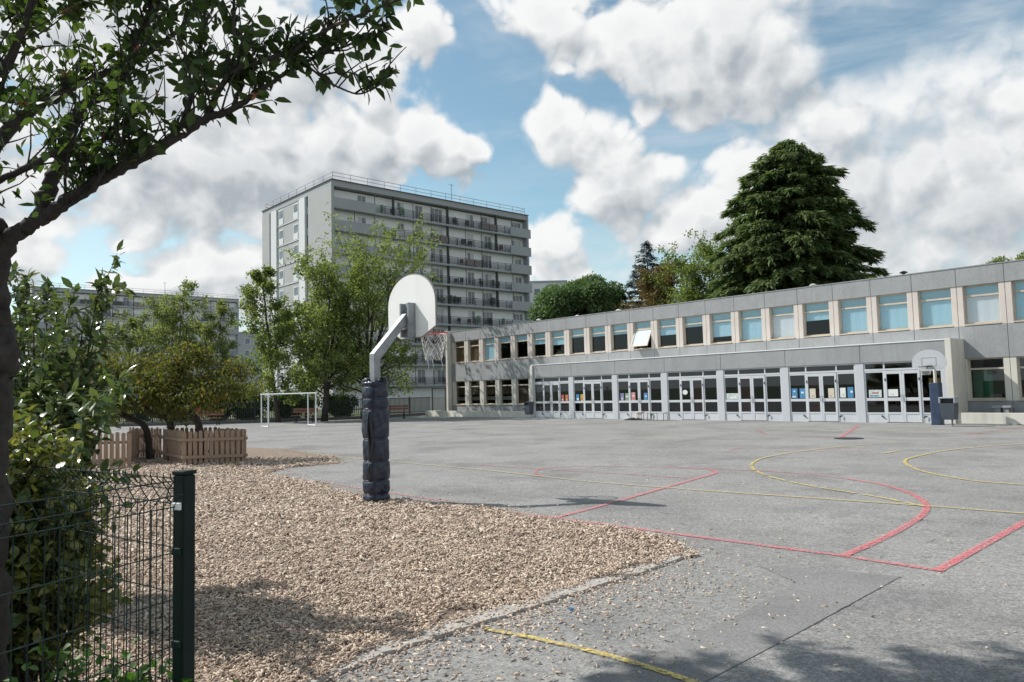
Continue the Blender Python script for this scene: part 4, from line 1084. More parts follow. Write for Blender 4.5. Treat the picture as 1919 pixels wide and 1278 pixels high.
# ------------------------------------------------------------------ trees and shrubs
def leaf_mesh(name, parent, m, tmpl, pos, xd, up, size):
    V, F = instance(tmpl, np.asarray(pos), np.asarray(xd), np.asarray(up), np.asarray(size))
    return np_mesh(name, V, F, m, parent)
def bend_line(rg, p, d, L, n, wob, trop=0.0):
    pts = [np.array(p, float)]; d = np.array(d, float); d /= np.linalg.norm(d)
    for i in range(n):
        d = d+rg.normal(0, wob, 3)+np.array([0,0,trop]); d /= np.linalg.norm(d)
        pts.append(pts[-1]+d*L/n)
    return pts
def broad_tree(name, label, base, h, rad, lm='spring_leaf', bark='bark_grey', seed=1, stems=1, low=.12, leaf=.17, nleaf=16000, trunk_r=.16,
               steep=1.1, tmpl=None, shape=None, group=None, cat='tree', lean=(0,0), spread=.28, fork=.25, nlimb=16, droop=0.0):
    rg = np.random.default_rng(seed)
    t = thing(name, label, cat, (base[0], base[1], 0), 0, group)
    shape = shape or (lambda q: (min(1, q*3.2)**.7)*(max(0, 1-q)**.55)*1.25)
    wood = MB(); anchors = []; adirs = []
    tops = []
    for s in range(stems):
        a = 2*pi*s/stems+rg.uniform(-.3,.3); st = 0 if stems == 1 else rad*.36
        n = 9; pts = []; 
        for i in range(n+1):
            q = i/n; u = max(0, q-fork)/(1-fork)
            pts.append(np.array([cos(a)*st*u+lean[0]*q+rg.normal(0,.05)*h*.06*min(1,q*3), sin(a)*st*u+lean[1]*q+rg.normal(0,.05)*h*.06*min(1,q*3), h*.96*q*(1 if s == 0 else rg.uniform(.78,.97) if i == 0 else 1)]))
        if s: 
            hs = rg.uniform(.78,.97)
            for p in pts: p[2] *= hs
        rr = [trunk_r*(1 if stems == 1 else .72)*(1-q/n)**.8+.012 for q in range(n+1)]; rr[0] *= 1.3
        if s and fork > .05: wood.tube(pts[max(0,int(n*fork)-1):], rr[max(0,int(n*fork)-1):], 7, seed=s, rough=.06)
        else: wood.tube(pts, rr, 8, seed=s, rough=.06)
        tops.append(pts)
        for k in range(nlimb):
            q = low+(.97-low)*(k+rg.random())/nlimb
            i = min(n-1, int(q*n)); f = q*n-i; p = pts[i]*(1-f)+pts[i+1]*f
            env = shape((q-low)/(1-low))*rad
            az_ = k*2.4+s*1.1+rg.uniform(-.4,.4)
            elv = steep*(.35+.65*q)+rg.uniform(-.2,.2)
            L = env*rg.uniform(.75,1.15)/max(cos(elv),.45)
            d = (cos(az_)*cos(elv), sin(az_)*cos(elv), sin(elv))
            lp = bend_line(rg, p, d, L, 5, .10, .03-droop)
            r0 = max(.014, trunk_r*.32*(1-q*.7))
            wood.tube(lp, [r0*(1-j/5*.85) for j in range(6)], 5, cap=False)
            for j in range(10):
                f2 = rg.uniform(.18,1); ii = min(4, int(f2*5)); ff = f2*5-ii; bp = lp[ii]*(1-ff)+lp[ii+1]*ff
                dd = unit(rg,1)[0]*.8+np.array(d)*.7+np.array([0,0,.25-droop*2])
                tw = bend_line(rg, bp, dd, max(.35, L*spread*rg.uniform(.6,1.3)), 3, .2, -droop)
                if j < 5: wood.tube(tw, [.012,.009,.006,.004], 3, cap=False)
                anchors += tw[1:]; adirs += [dd]*3
    wood.build('trunk', bark, t, smooth=True)
    A = np.array(anchors); D = np.array(adirs)
    k = rg.integers(0, len(A), nleaf)
    pos = A[k]+rg.normal(0, 1, (nleaf,3))*np.array([.16,.16,.13])*max(1, rad/3)
    xd = unit(rg, nleaf)*.9+D[k]*.3+np.array([0,0,-.35])
    up = unit(rg, nleaf)*.7+np.array([0,0,.9])
    keep = pos[:,2] > .25
    leaf_mesh('crown', t, lm, tmpl or DIAMOND, pos[keep], xd[keep], up[keep], rg.uniform(.6,1.25,nleaf)[keep]*leaf)
    return t
def pos_px(px, Y): q = ray(px, 735); return (q.x/q.y*Y, Y)
def hgt_px(px, py, Y): return at(px, py, Y).z
SG = 'spring green trees along the railing'
bA = pos_px(521, 48.6)
broad_tree('slim_tree', 'slim spring green tree standing at the railing directly behind the goal', bA, hgt_px(490,497,48.6), 2.3, seed=4, nleaf=11000, trunk_r=.13, steep=.75, low=.10, lean=(-1.1,0), nlimb=22, leaf=.19,
           shape=lambda q: (1.15-q*.75)*(1 if q < .9 else .7), group=SG, spread=.30, bark='bark_dark')
bB = pos_px(607, 48.9)
broad_tree('multi_stem_tree', 'tall spring green tree with forked dark stems just right of the goal', bB, hgt_px(655,442,48.9)*.80, 2.9, seed=12, stems=4, nleaf=14000, trunk_r=.24, steep=1.0, low=.16, lean=(.9,0), nlimb=12, leaf=.20,
           shape=lambda q: 1.0-.45*q, fork=.2, group=SG, bark='bark_dark')
bC = pos_px(681, 50.4)
broad_tree('multi_stem_tree', 'spreading spring green tree rising behind the near padded post and fan board', bC, hgt_px(700,448,50.4)*.80, 3.6, seed=23, stems=4, nleaf=17000, trunk_r=.25, steep=.95, low=.17, lean=(.8,0), nlimb=13, leaf=.20,
           shape=lambda q: .85+.35*q if q < .8 else 1.0, fork=.17, group=SG, bark='bark_dark')
bE = pos_px(575, 56)
broad_tree('broadleaf_tree', 'leafy green tree filling the gap behind the goal beyond the railing', bE, hgt_px(575,560,56), 3.0, seed=29, stems=2, nleaf=9000, trunk_r=.16, steep=.8, low=.1, nlimb=14, leaf=.22, group=SG)
PG = 'pale spring trees in front of the distant block'
broad_tree('pale_tree', 'pale yellow green tree, taller of two in front of the distant block', pos_px(322, 62), hgt_px(318,540,62), 2.9, 'pale_leaf', seed=31, stems=3, nleaf=10500, trunk_r=.15, steep=1.0, low=.15, nlimb=12, leaf=.22, group=PG)
broad_tree('pale_tree', 'pale yellow green tree, lower of two in front of the distant block', pos_px(243, 58), hgt_px(238,592,58), 2.6, 'pale_leaf', seed=37, stems=3, nleaf=8500, trunk_r=.13, steep=.9, low=.15, nlimb=11, leaf=.22, group=PG)
broad_tree('pale_tree', 'small pale tree between the distant block end and the slim tree', pos_px(398, 60), hgt_px(395,566,60), 2.0, 'pale_leaf', seed=41, stems=2, nleaf=9000, trunk_r=.12, steep=.9, low=.1, nlimb=12, leaf=.2, group=PG)
HG = 'dark bushes beyond the railing'
def bush(px, Y, top, rx, label, seed, lm='hedge_leaf', n=9000, leaf=.20, name='bush', group=HG, ry=None):
    rg = np.random.default_rng(seed); x, y = pos_px(px, Y); t = thing(name, label, 'bush', (x,y,0), 0, group)
    wood = MB(); P = []; D = []
    for k in range(16):
        a = rg.uniform(0,2*pi); q = rg.uniform(.2,1); hh = top*rg.uniform(.6,1)*(1-.35*q*q)
        e = np.array([cos(a)*rx*q, sin(a)*(ry or rx*.8)*q, hh]); m_ = np.array([e[0]*.35, e[1]*.35, hh*.5])
        wood.tube([(0,0,0), m_, e], [.05,.03,.01], 5, cap=False)
        c = 22
        f = rg.uniform(.25,1,c); pts = np.where(f[:,None] < .5, m_*(f*2)[:,None], m_+(e-m_)*((f-.5)*2)[:,None]); P.append(pts+rg.normal(0,.20,(c,3))*np.array([rx*.8,rx*.6,.9])*.9)
    wood.build('stems', 'bark_dark', t)
    P = np.concatenate(P); k = rg.integers(0, len(P), n); pos = P[k]+rg.normal(0,.13,(n,3)); pos[:,2] = np.abs(pos[:,2])+.03
    leaf_mesh('foliage', t, lm, DIAMOND, pos, unit(rg,n)+np.array([0,0,-.2]), unit(rg,n)*.7+np.array([0,0,.8]), rg.uniform(.6,1.2,n)*leaf)
    return t
for px, Y, top, rx, lb in ((190,53,2.7,2.2,'dark bush at the left end of the railing, under the bronze tree'),(262,54,3.0,2.4,'dark bush beyond the railing behind the left picket fence'),
                           (330,53,2.6,2.1,'dark bush beyond the railing left of the red disc'),(410,53.5,3.1,2.3,'dark bush beyond the railing behind the leftmost bench'),
                           (462,53,2.5,1.8,'low dark bush beyond the railing left of the goal'),(545,53,2.2,1.6,'low dark bush beyond the railing seen through the goal'),(640,55,1.9,1.6,'low dark bush beyond the railing between the two forked trees')):
    bush(px, Y, top, rx, lb, int(px), n=9000)
# behind the school
def dome_tree(name, label, base, cz, rx, rz, lm, seed, n, leaf, lumps=46):
    rg = np.random.default_rng(seed); t = thing(name, label, 'tree', (base[0],base[1],0)); wood = MB()
    wood.tube([(0,0,0),(.1,0,cz-rz*.9),(0,.1,cz)], [.30,.24,.14], 9)
    c = unit(rg, lumps); c[:,2] = np.where(c[:,2] < -.35, -c[:,2], c[:,2])
    q = rg.uniform(.62,.98,(lumps,1)); c = c*q*np.array([rx,rx,rz])+np.array([0,0,cz])
    for e in c:
        m_ = np.array([e[0]*.35,e[1]*.35,cz-rz*.45+(e[2]-cz+rz*.45)*.4]); wood.tube([(0,0,cz-rz*.85),m_,e], [.09,.06,.02], 5, cap=False)
    wood.build('trunk', 'bark_dark', t, smooth=True)
    k = rg.integers(0, lumps, n); rad = rx*rg.uniform(.20,.34,lumps)[k]
    pos = c[k]+unit(rg,n)*(rad*rg.random(n)**.45)[:,None]*np.array([1,1,.75])
    leaf_mesh('crown', t, lm, DIAMOND, pos, unit(rg,n)+np.array([0,0,-.25]), unit(rg,n)*.6+np.array([0,0,.9]), rg.uniform(.6,1.25,n)*leaf)
    return t
dome_tree('round_tree', 'dense round green tree behind the left part of the school roof', pos_px(1100, 78), hgt_px(1092,580,78), 4.75, hgt_px(1092,526,78)-hgt_px(1092,578,78), 'round_leaf', 51, 52000, .30, 60)
dome_tree('green_tree', 'green tree top peeping over the right end of the school roof', pos_px(1935, 60), hgt_px(1935,540,60), 3.7, hgt_px(1915,475,60)-hgt_px(1915,540,60), 'spring_leaf', 67, 26000, .26)
broad_tree('rusty_tree', 'rusty brown green tree between the blue conifer and the light green tree', pos_px(1237, 70), hgt_px(1248,486,70), 3.4, 'rust_leaf', seed=57, stems=3, nleaf=17000, trunk_r=.2, steep=.9, low=.2, nlimb=13, leaf=.24)
broad_tree('light_green_tree', 'light green loose crowned tree directly left of the big cedar', pos_px(1322, 66), hgt_px(1318,445,66)*.90, 3.9, 'spring_leaf', seed=61, stems=4, nleaf=28000, trunk_r=.25, steep=.9, low=.2, nlimb=13, leaf=.24, shape=lambda q: 1.05-.35*q)
broad_tree('green_tree', 'thin green twig tips just showing over the roof between cedar and right end', pos_px(1771, 62), hgt_px(1766,505,62)*.97, .8, 'spring_leaf', seed=69, nleaf=2500, trunk_r=.12, steep=.9, low=.5, nlimb=10, leaf=.22)

def conifer(name, label, base, h, prof, lm, seed, n_br, spray=.55, droop=.5, per=60, low=.06, trunk_r=.45, side=.35, upturn=.05):
    rg = np.random.default_rng(seed); t = thing(name, label, 'conifer', (base[0],base[1],0))
    wood = MB(); n = 10
    wood.tube([(rg.normal(0,.04),rg.normal(0,.04),h*.985*i/n) for i in range(n+1)], [trunk_r*(1-i/n)+.02 for i in range(n+1)], 9)
    P = []; X = []; U = []; SZ = []
    for k in range(n_br):
        q = low+(1-low)*((k+rg.random())/n_br)**1.12
        z = h*q*.99; rad = np.interp(q, *prof)*rg.uniform(.70,1.18)
        az_ = k*2.39996+rg.uniform(-.35,.35); ca, sa = cos(az_), sin(az_)
        m = 8; bp = []
        rise = .16*(1-q)+.40*q+upturn
        for i in range(m+1):
            f = i/m; bp.append(np.array([ca*rad*f, sa*rad*f, z+rad*(rise*f*(1-f*.45)-droop*.30*f**2.6)]))
        wood.tube(bp, [max(.01,.09*(1-q)*(1-i/m)+.012) for i in range(m+1)], 4, cap=False)
        c = int(per*max(.25, rad/np.max(prof[1]))*1.0)
        f = rg.random(c)**.72; ii = np.minimum((f*m).astype(int), m-1); ff = f*m-ii; B = np.array(bp)
        p = B[ii]*(1-ff)[:,None]+B[ii+1]*ff[:,None]
        sg = rg.choice([-1,1],c); lat = side*rad*(1.0-.72*f)*rg.uniform(.1,1.0,c)*(.25+np.minimum(f*3,1)*.75)
        tang = np.array([-sa,ca,0]); outw = np.array([ca,sa,0])
        p = p+tang[None]*(sg*lat)[:,None]+outw[None]*(lat*.45)[:,None]+np.stack([np.zeros(c),np.zeros(c),-droop*.32*lat+rg.normal(0,.05,c)],1)
        for rep in range(5):
            d = tang[None]*(sg*rg.uniform(.05,.8,c))[:,None]+outw[None]*rg.uniform(.5,1.2,c)[:,None]+np.stack([rg.normal(0,.18,c),rg.normal(0,.18,c),rg.uniform(-.85*droop-.15,.18,c)],1)
            P.append(p+rg.normal(0,.10,(c,3))); X.append(d); U.append(unit(rg,c)*.55+np.array([0,0,1])); SZ.append(rg.uniform(.5,1.15,c)*spray*(1 if q < .9 else .7))
    wood.build('trunk', 'bark_dark', t, smooth=True)
    leaf_mesh('crown', t, lm, SPRAY, np.concatenate(P), np.concatenate(X), np.concatenate(U), np.concatenate(SZ))
    return t
cq = pos_px(1499, 58); ch = hgt_px(1497,262,58)
conifer('cedar_tree', 'huge dark green cedar towering over the middle of the school roof', cq, ch,
        ([0,.2,.45,.52,.62,.72,.82,.90,.955,1.0],[6.7,6.6,6.1,5.75,5.1,4.4,3.65,2.7,1.7,.25]), 'cedar_needle', 71, 350, .60, .70, 185, side=.30)
sq = pos_px(1222, 76)
conifer('blue_spruce', 'narrow blue green conifer with a pointed top behind the rusty tree', sq, hgt_px(1222,451,76), ([0,.3,.6,.8,1.0],[4.4,3.6,2.6,1.7,.12]), 'spruce_needle', 77, 130, .55, .35, 46, side=.25, trunk_r=.25)

# low spreading bronze tree with leaning trunks, rooted in the picket pen
def bronze():
    rg = np.random.default_rng(83)
    def tree(px, py, pts_px, label, cpx, Y):
        base = at(px, py, Y); base.z = 0
        t = thing('bronze_tree', label, 'tree', base, 0, 'low bronze leaved trees leaning out of the picket pens')
        pts = [Vector((0,0,0))]+[at(a,b,y)-base for a,b,y in pts_px]
        wood = MB(); S_ = smooth(pts, 5)
        n = len(S_); wood.tube(S_, [.085*(1-.6*i/n)+.015 for i in range(n)], 8, seed=int(px), rough=.08)
        P = []; D = []
        for j in range(9):
            e = at(*cpx[j % len(cpx)])-base; e = np.array(e)+rg.normal(0,1,3)*np.array([.3,.3,.10])+np.array([-.2,0,-.22])
            s = np.array(S_[int(n*rg.uniform(.55,.98))]); m_ = (s+e)/2+rg.normal(0,.15,3)+np.array([0,0,.18])
            wood.tube([s,m_,e], [.035,.022,.008], 5, cap=False)
            for k in range(9):
                f = rg.uniform(.25,1.05); b = (1-f)**2*s+2*f*(1-f)*m_+f*f*e
                tw = bend_line(rg, b, unit(rg,1)[0]*np.array([1,1,.45])+np.array([0,0,.1]), rg.uniform(.35,.75), 3, .18, -.12)
                wood.tube(tw, [.010,.007,.005,.003], 3, cap=False); P += tw
        wood.build('trunk', 'bark', t, smooth=True)
        A = np.array([np.array(p) for p in P]); N = 8500; k = rg.integers(0,len(A),N)
        pos = A[k]+rg.normal(0,1,(N,3))*np.array([.16,.16,.12])
        leaf_mesh('crown', t, 'bronze_leaf', LEAF_NARROW, pos, unit(rg,N)*.7+np.array([0,0,-.55]), unit(rg,N)*.6+np.array([0,0,.8]), rg.uniform(.6,1.2,N)*.115)
    tree(378, 812, [(372,795,19.2),(352,768,19.3),(338,745,19.4),(334,712,19.5)], 'low bronze leaved tree with its trunk leaning over the front picket panel',
         [(300,680,19.3),(335,655,19.6),(380,660,19.2),(420,672,19.6),(448,690,19.8),(400,700,18.8),(350,705,20.2),(430,720,19.0),(370,735,19.6)], 19.2)
    tree(322, 812, [(318,790,19.9),(285,775,19.9),(262,752,20),(252,725,20.1)], 'low bronze leaved tree with a crooked trunk rising from the middle of the pens',
         [(225,680,20),(255,655,20.3),(290,650,19.8),(210,720,20.2),(270,700,19.6),(310,690,20.2),(240,740,20.3),(290,735,20.4)], 19.8)
    tree(282, 815, [(272,800,20.8),(235,780,20.8),(205,760,20.9),(190,725,21)], 'low bronze leaved tree with its trunk bent away behind the variegated shrub',
         [(165,690,21),(200,660,21.3),(150,720,20.6),(215,700,20.4),(185,740,21.6),(240,680,21),(225,665,20.6),(255,725,20.9),(120,690,21)], 20.8)
bronze()

# picket pens
def picket_run(pts, label, h=.84):
    t = thing('picket_fence', label, 'picket fence', pts[0], 0, 'brown picket pens around the leaning trees')
    o = pts[0]; rg = random.Random(label)
    for a, c in zip(pts, pts[1:]):
        a, c = a-o, c-o; d = c-a; L = d.length; u = d.normalized(); nn = Vector((-u.y,u.x,0)); n = max(2, round(L/.125))
        b = MB()
        for i in range(n+1):
            p = a+d*(i/n); w = .043; hh = h+rg.uniform(-.025,.025); tk = .011; ln = rg.uniform(-.012,.012)
            prof = [(-w,.03),(w,.03),(w,hh-.04),(w*.8,hh-.014),(w*.4,hh),(-w*.4,hh),(-w*.8,hh-.014),(-w,hh-.04)]
            k = len(prof); off = nn*.034
            vs = [p+off+u*(x+ln*z)+Vector((0,0,z))+nn*s*tk for s in (-1,1) for x, z in prof]
            b.add(vs, [tuple(range(k)), tuple(range(k,2*k))[::-1]]+[(i2,(i2+1) % k,(i2+1) % k+k,i2+k) for i2 in range(k)])
        b.build('picket_panel', 'picket', t)
        for z in (.20,.62):
            MB().bar((a.x-u.x*.03,a.y-u.y*.03,z),(c.x+u.x*.03,c.y+u.y*.03,z),.036,.07).build('rail', 'picket', t)
F0, F1 = G(345,872.5), G(456,868.5); LV = G(304,863.5)-F0
picket_run([F0, F1], 'brown picket panel facing the camera at the right end of the pens')
picket_run([F1+Vector((.06,.06,0)), F1+LV*1.0], 'brown picket panel running back from the rightmost picket corner')
picket_run([F0+LV*1.0, F0+Vector((-.06,.06,0))], 'brown picket panel seen almost edge on left of the front panel')
picket_run([F0+LV+Vector((.1,.1,0)), F1+LV+Vector((-.1,.1,0))], 'brown picket panel at the back behind the front panel')
picket_run([G(302,859), G(246,857)], 'brown picket panel under the crooked trunk, set back between the two pens')
picket_run([G(243,876.5), G(120,882)], 'brown picket panel half hidden behind the variegated shrub', .86)
picket_run([G(241,873), G(262,858.5)], 'short brown picket panel linking the shrub side panel to the set back one')

# green wire mesh fence at the near left corner
def wire_panel(name, p0, p1, label, flip=1):
    t = thing(name, label, 'wire fence', p0, 0, 'green mesh fence panels meeting at the corner post')
    d = p1-p0; L = d.length; u = d.normalized(); nn = Vector((-u.y,u.x,0))*flip; b = MB(); r = .0023
    prof = [(0,.03),(0,1.19),(.045,1.235),(0,1.285),(0,1.305)]
    n = int(L/.05)
    for i in range(n+1):
        s = u*(i*L/n); b.tube([s+nn*o_+Vector((0,0,z)) for o_, z in prof], r, 5)
    for o_, z in ((0,.13),(0,.31),(0,.485),(0,.66),(0,.836),(0,1.012),(0,1.186),(.045,1.235),(0,1.287)):
        b.tube([nn*(o_+.006)+Vector((0,0,z)), d+nn*(o_+.006)+Vector((0,0,z))], r*1.15, 5)
    b.build('mesh', 'green_metal', t); return t
PO = at(345.5, 885, 3.0); PO.z = 0
uA = Vector((-.29,-.64,0)).normalized(); uB = Vector((-.816,.577,0)).normalized()
wire_panel('wire_fence', PO+uA*.05, PO+uA*2.3, 'green wire mesh panel running from the corner post towards the camera')
wire_panel('wire_fence', PO+uB*.05, PO+uB*2.1, 'green wire mesh panel running back from the corner post behind the shrub', -1)
t = thing('fence_post', 'dark green square fence post with a flat cap at the near left', 'fence post', PO, atan2(uA.y,uA.x))
MB().box(-.03,.03,-.03,.03,0,1.305).build('post', 'green_post', t, bevel=.006)
MB().box(-.033,.033,-.033,.033,1.306,1.322).build('cap', 'green_post', t, bevel=.004)
for z in (.31,.66,1.012,1.186):
    MB().box(.031,.043,-.022,.022,z-.014,z+.014).build('clip', 'white_paint' if z > 1.1 else 'green_metal', t, bevel=.003)
b = MB(); b.tube([Vector((.02,-.036,1.19+.0)),Vector((.02,-.075,1.215)),Vector((.0,-.085,1.245)),Vector((-.01,-.062,1.285)),Vector((0,-.036,1.30))], .003, 5); b.build('wire_end', 'green_metal', t)

# cherry tree at the near left, its limb reaching across the top of the view
def cherry():
    rg = np.random.default_rng(97)
    base = at(-17, 1455, 3.2); base.z = 0; B0 = np.array(base)
    t = thing('cherry_tree', 'dark barked cherry tree with one long limb reaching over the near left corner', 'tree', base)
    wood = MB(); br = []
    def limb(px, r, seed, n=8):
        S_ = smooth([at(*q)-base if len(q) == 3 else Vector(q[1])-base for q in px], n); k = len(S_)
        rr = [np.interp(i/(k-1), np.linspace(0,1,len(r)), r) for i in range(k)]
        S_ = [s+Vector(rg.normal(0,1,3))*.16*rr[i] if 0 < i < k-1 else s for i, s in enumerate(S_)]
        wood.tube(S_, rr, 10, seed=seed, rough=.07); br.append((np.array([tuple(s) for s in S_]), rr)); return S_
    limb([(-17,1455,3.2),(-15,1100,3.2),(-10,900,3.2),(-8,740,3.2),(0,660,3.2),(-10,575,3.2),(-8,470,3.2),(-10,420,3.22)], [.080,.064,.060,.060,.074,.052,.052,.042], 1)
    limb([(-6,480,3.2),(30,438,3.2),(75,412,3.2),(130,375,3.18),(195,332,3.15),(255,300,3.1),(330,258,3.06),(385,224,3.02),(437,203,3.0),(498,163,3.0),(570,118,3.0),(650,85,3.0),(735,52,3.0)],
         [.040,.035,.031,.028,.026,.024,.021,.017,.013,.010,.007,.005,.003], 2)
    limb([(70,410,3.2),(98,337,3.22),(118,296,3.25),(135,242,3.3),(152,202,3.35),(180,186,3.4),(215,168,3.45),(236,131,3.5),(252,88,3.55),(279,34,3.6),(290,-30,3.7),(320,-140,3.9)], [.034,.030,.027,.024,.022,.02,.019,.017,.016,.014,.012,.006], 3)
    limb([(-10,430,3.22),(-50,340,3.4),(0,262,3.6),(67,199,3.75),(111,178,3.8),(158,151,3.8),(202,135,3.8),(255,112,3.8),(330,60,3.8),(395,-10,3.9)], [.05,.04,.032,.028,.025,.022,.018,.015,.011,.005], 4)
    limb([(-5,340,3.1),(55,312,3.12),(105,286,3.15),(150,279,3.15),(188,266,3.12),(232,236,3.1),(252,218,3.1)], [.014,.014,.013,.012,.010,.008,.004], 5)
    limb([(330,258,3.06),(352,205,3.05),(365,150,3.1),(374,95,3.15),(384,30,3.2),(392,-60,3.3)], [.014,.012,.010,.009,.007,.003], 6)
    limb([(385,224,3.02),(410,170,3.0),(445,132,2.98),(525,104,2.95),(575,80,2.95),(628,48,2.95),(700,18,2.95),(770,-10,2.95)], [.014,.012,.010,.009,.008,.007,.005,.003], 7)
    limb([(437,203,3.0),(455,140,3.05),(440,70,3.1),(438,0,3.15),(430,-80,3.2)], [.010,.009,.008,.006,.003], 8)
    limb([(570,118,3.0),(613,152,2.98),(640,166,2.97),(672,176,2.97),(700,166,2.97),(725,150,2.97)], [.005,.0045,.004,.0035,.003,.002], 9)
    limb([(-8,470,3.2),(-40,380,3.0),(-30,260,2.9),(-5,160,2.85),(40,60,2.8),(80,-60,2.8)], [.04,.032,.026,.02,.014,.006], 10)
    limb([(85,410,3.19),(150,372,3.14),(190,330,3.1),(215,275,3.08),(255,245,3.08)], [.008,.007,.006,.004,.002], 11)
    # the upper crown, out of the picture above, that shades the foreground
    top = at(60,-30,2.8)
    SHADE = [(1130,1275,4.9),(1180,1235,5.0),(1270,1245,5.1),(1390,1262,5.2),(1500,1240,5.3),(1620,1250,5.4),(1740,1262,5.5),(1850,1265,5.7),(1200,1262,4.8),(1330,1232,5.0),(1450,1205,5.3),(1560,1232,5.2),(1680,1215,5.6),(1790,1236,5.4),(1890,1215,5.8),(1300,1300,5.0),(1480,1280,5.4),(1640,1275,5.6),(1800,1290,5.6),(1900,1275,6.0)]
    for k, e in enumerate([(-1.2,6.2,5.0),(-.4,5.4,5.2),(-2.4,6.6,5.2),(-3.4,6.4,5.0),(-2.9,4.0,5.2),(-1.2,4.3,5.4),(-2.0,2.6,4.7),(-.6,6.9,6.0),(-1.9,5.2,6.0),(-1.6,7.4,5.6)]+[tuple(G(px,py)+sun_dir*(z/sin(SUN_EL))) for px,py,z in SHADE]):
        e = Vector(e); m1 = top.lerp(e,.33)+Vector((0,0,.45)); m2 = top.lerp(e,.66)+Vector((0,0,.35))
        limb([(0,tuple(top)),(0,tuple(m1)),(0,tuple(m2)),(0,tuple(e))], [.018,.014,.010,.005], 20+k, 7)
    P, X, U, SZ = [], [], [], []; BP = []
    bx = [-400,0,60,130,200,290,380,430,480,540,600,645,700,748,752,790,800]; by = [560,440,425,335,322,290,225,222,222,205,170,140,190,192,95,75,-6]
    twN = 0
    for bi, (S_, rr) in enumerate(br):
        if bi == 0: continue
        L = np.sum(np.linalg.norm(np.diff(S_,axis=0),axis=1)); n_t = int(L*(37 if bi < 11 else (15 if bi < 20 else 34)))
        for k in range(n_t):
            f = rg.uniform(.12 if bi > 1 else .16,1.0); i = min(len(S_)-2, int(f*(len(S_)-1))); p = S_[i]+(S_[i+1]-S_[i])*rg.random()
            tang = S_[i+1]-S_[i]; tang /= np.linalg.norm(tang)
            thick = rr[i]
            d = unit(rg,1)[0]*.8+tang*.55+np.array([0,0,.75])
            l = rg.uniform(.10,.42) if thick > .012 else rg.uniform(.06,.28)
            tw = bend_line(rg, p, d, l, 4, .16, .02)
            twb = np.array(tw)
            # keep twigs inside the crown outline
            q = Vector(twb[-1])+base; 
            sx, sy = view_xy(q)
            if sx > -300 and sx < 2100 and sy > np.interp(sx, bx, by): continue
            if sx > 795 and sy > -8: continue
            wood.tube(tw, [.0045,.004,.0032,.0025,.0018], 4, cap=False); twN += 1
            m_ = rg.integers(4,9) if bi < 20 else rg.integers(7,14)
            for j in range(m_):
                g_ = rg.uniform(.25,1.0); ii = min(3,int(g_*4)); pp = twb[ii]+(twb[ii+1]-twb[ii])*(g_*4-ii)
                xd = unit(rg,1)[0]*.8+tang*.35+np.array([0,0,-.42]); pp = pp+xd/np.linalg.norm(xd)*.012
                s = rg.uniform(.036,.082)*(1 if bi < 20 else 1.2)
                tip = Vector(pp+xd/np.linalg.norm(xd)*s)+base; a_, b_ = view_xy(tip)
                if a_ > -300 and a_ < 2100 and (b_ > np.interp(a_, bx, by)+14 or (a_ > 800 and b_ > -8)): continue
                P.append(pp); X.append(xd); U.append(unit(rg,1)[0]*.7+np.array([0,0,.8])); SZ.append(s)
            if rg.random() < .10: BP.append(twb[-1])
    wood.build('trunk', 'bark', t, smooth=True)
    SZ = np.array(SZ); leaf_mesh('crown', t, 'cherry_leaf', LEAF, P, X, U, np.stack([SZ, SZ*rg.uniform(.7,1.15,len(SZ)), SZ*rg.uniform(.3,3.2,len(SZ))],1))
    BP = np.array(BP); n = len(BP)
    k = np.repeat(np.arange(n), 5)
    leaf_mesh('young_shoots', t, 'cherry_bud', LEAF_NARROW, BP[k], unit(rg,n*5)+np.array([0,0,-.2]), unit(rg,n*5), rg.uniform(.015,.035,n*5))
def view_xy(q):
    X, Y, Z = q.x, q.y, q.z-EYE
    c, s = cos(PITCH), sin(PITCH); d = Y*c+Z*s; u = -Y*s+Z*c
    if d < .05: return (9999, 9999)
    x, y = FPX*X/d, -FPX*u/d; cr, sr = cos(ROLL), sin(ROLL)
    return 959.5+x*cr-y*sr, 639+x*sr+y*cr
cherry()

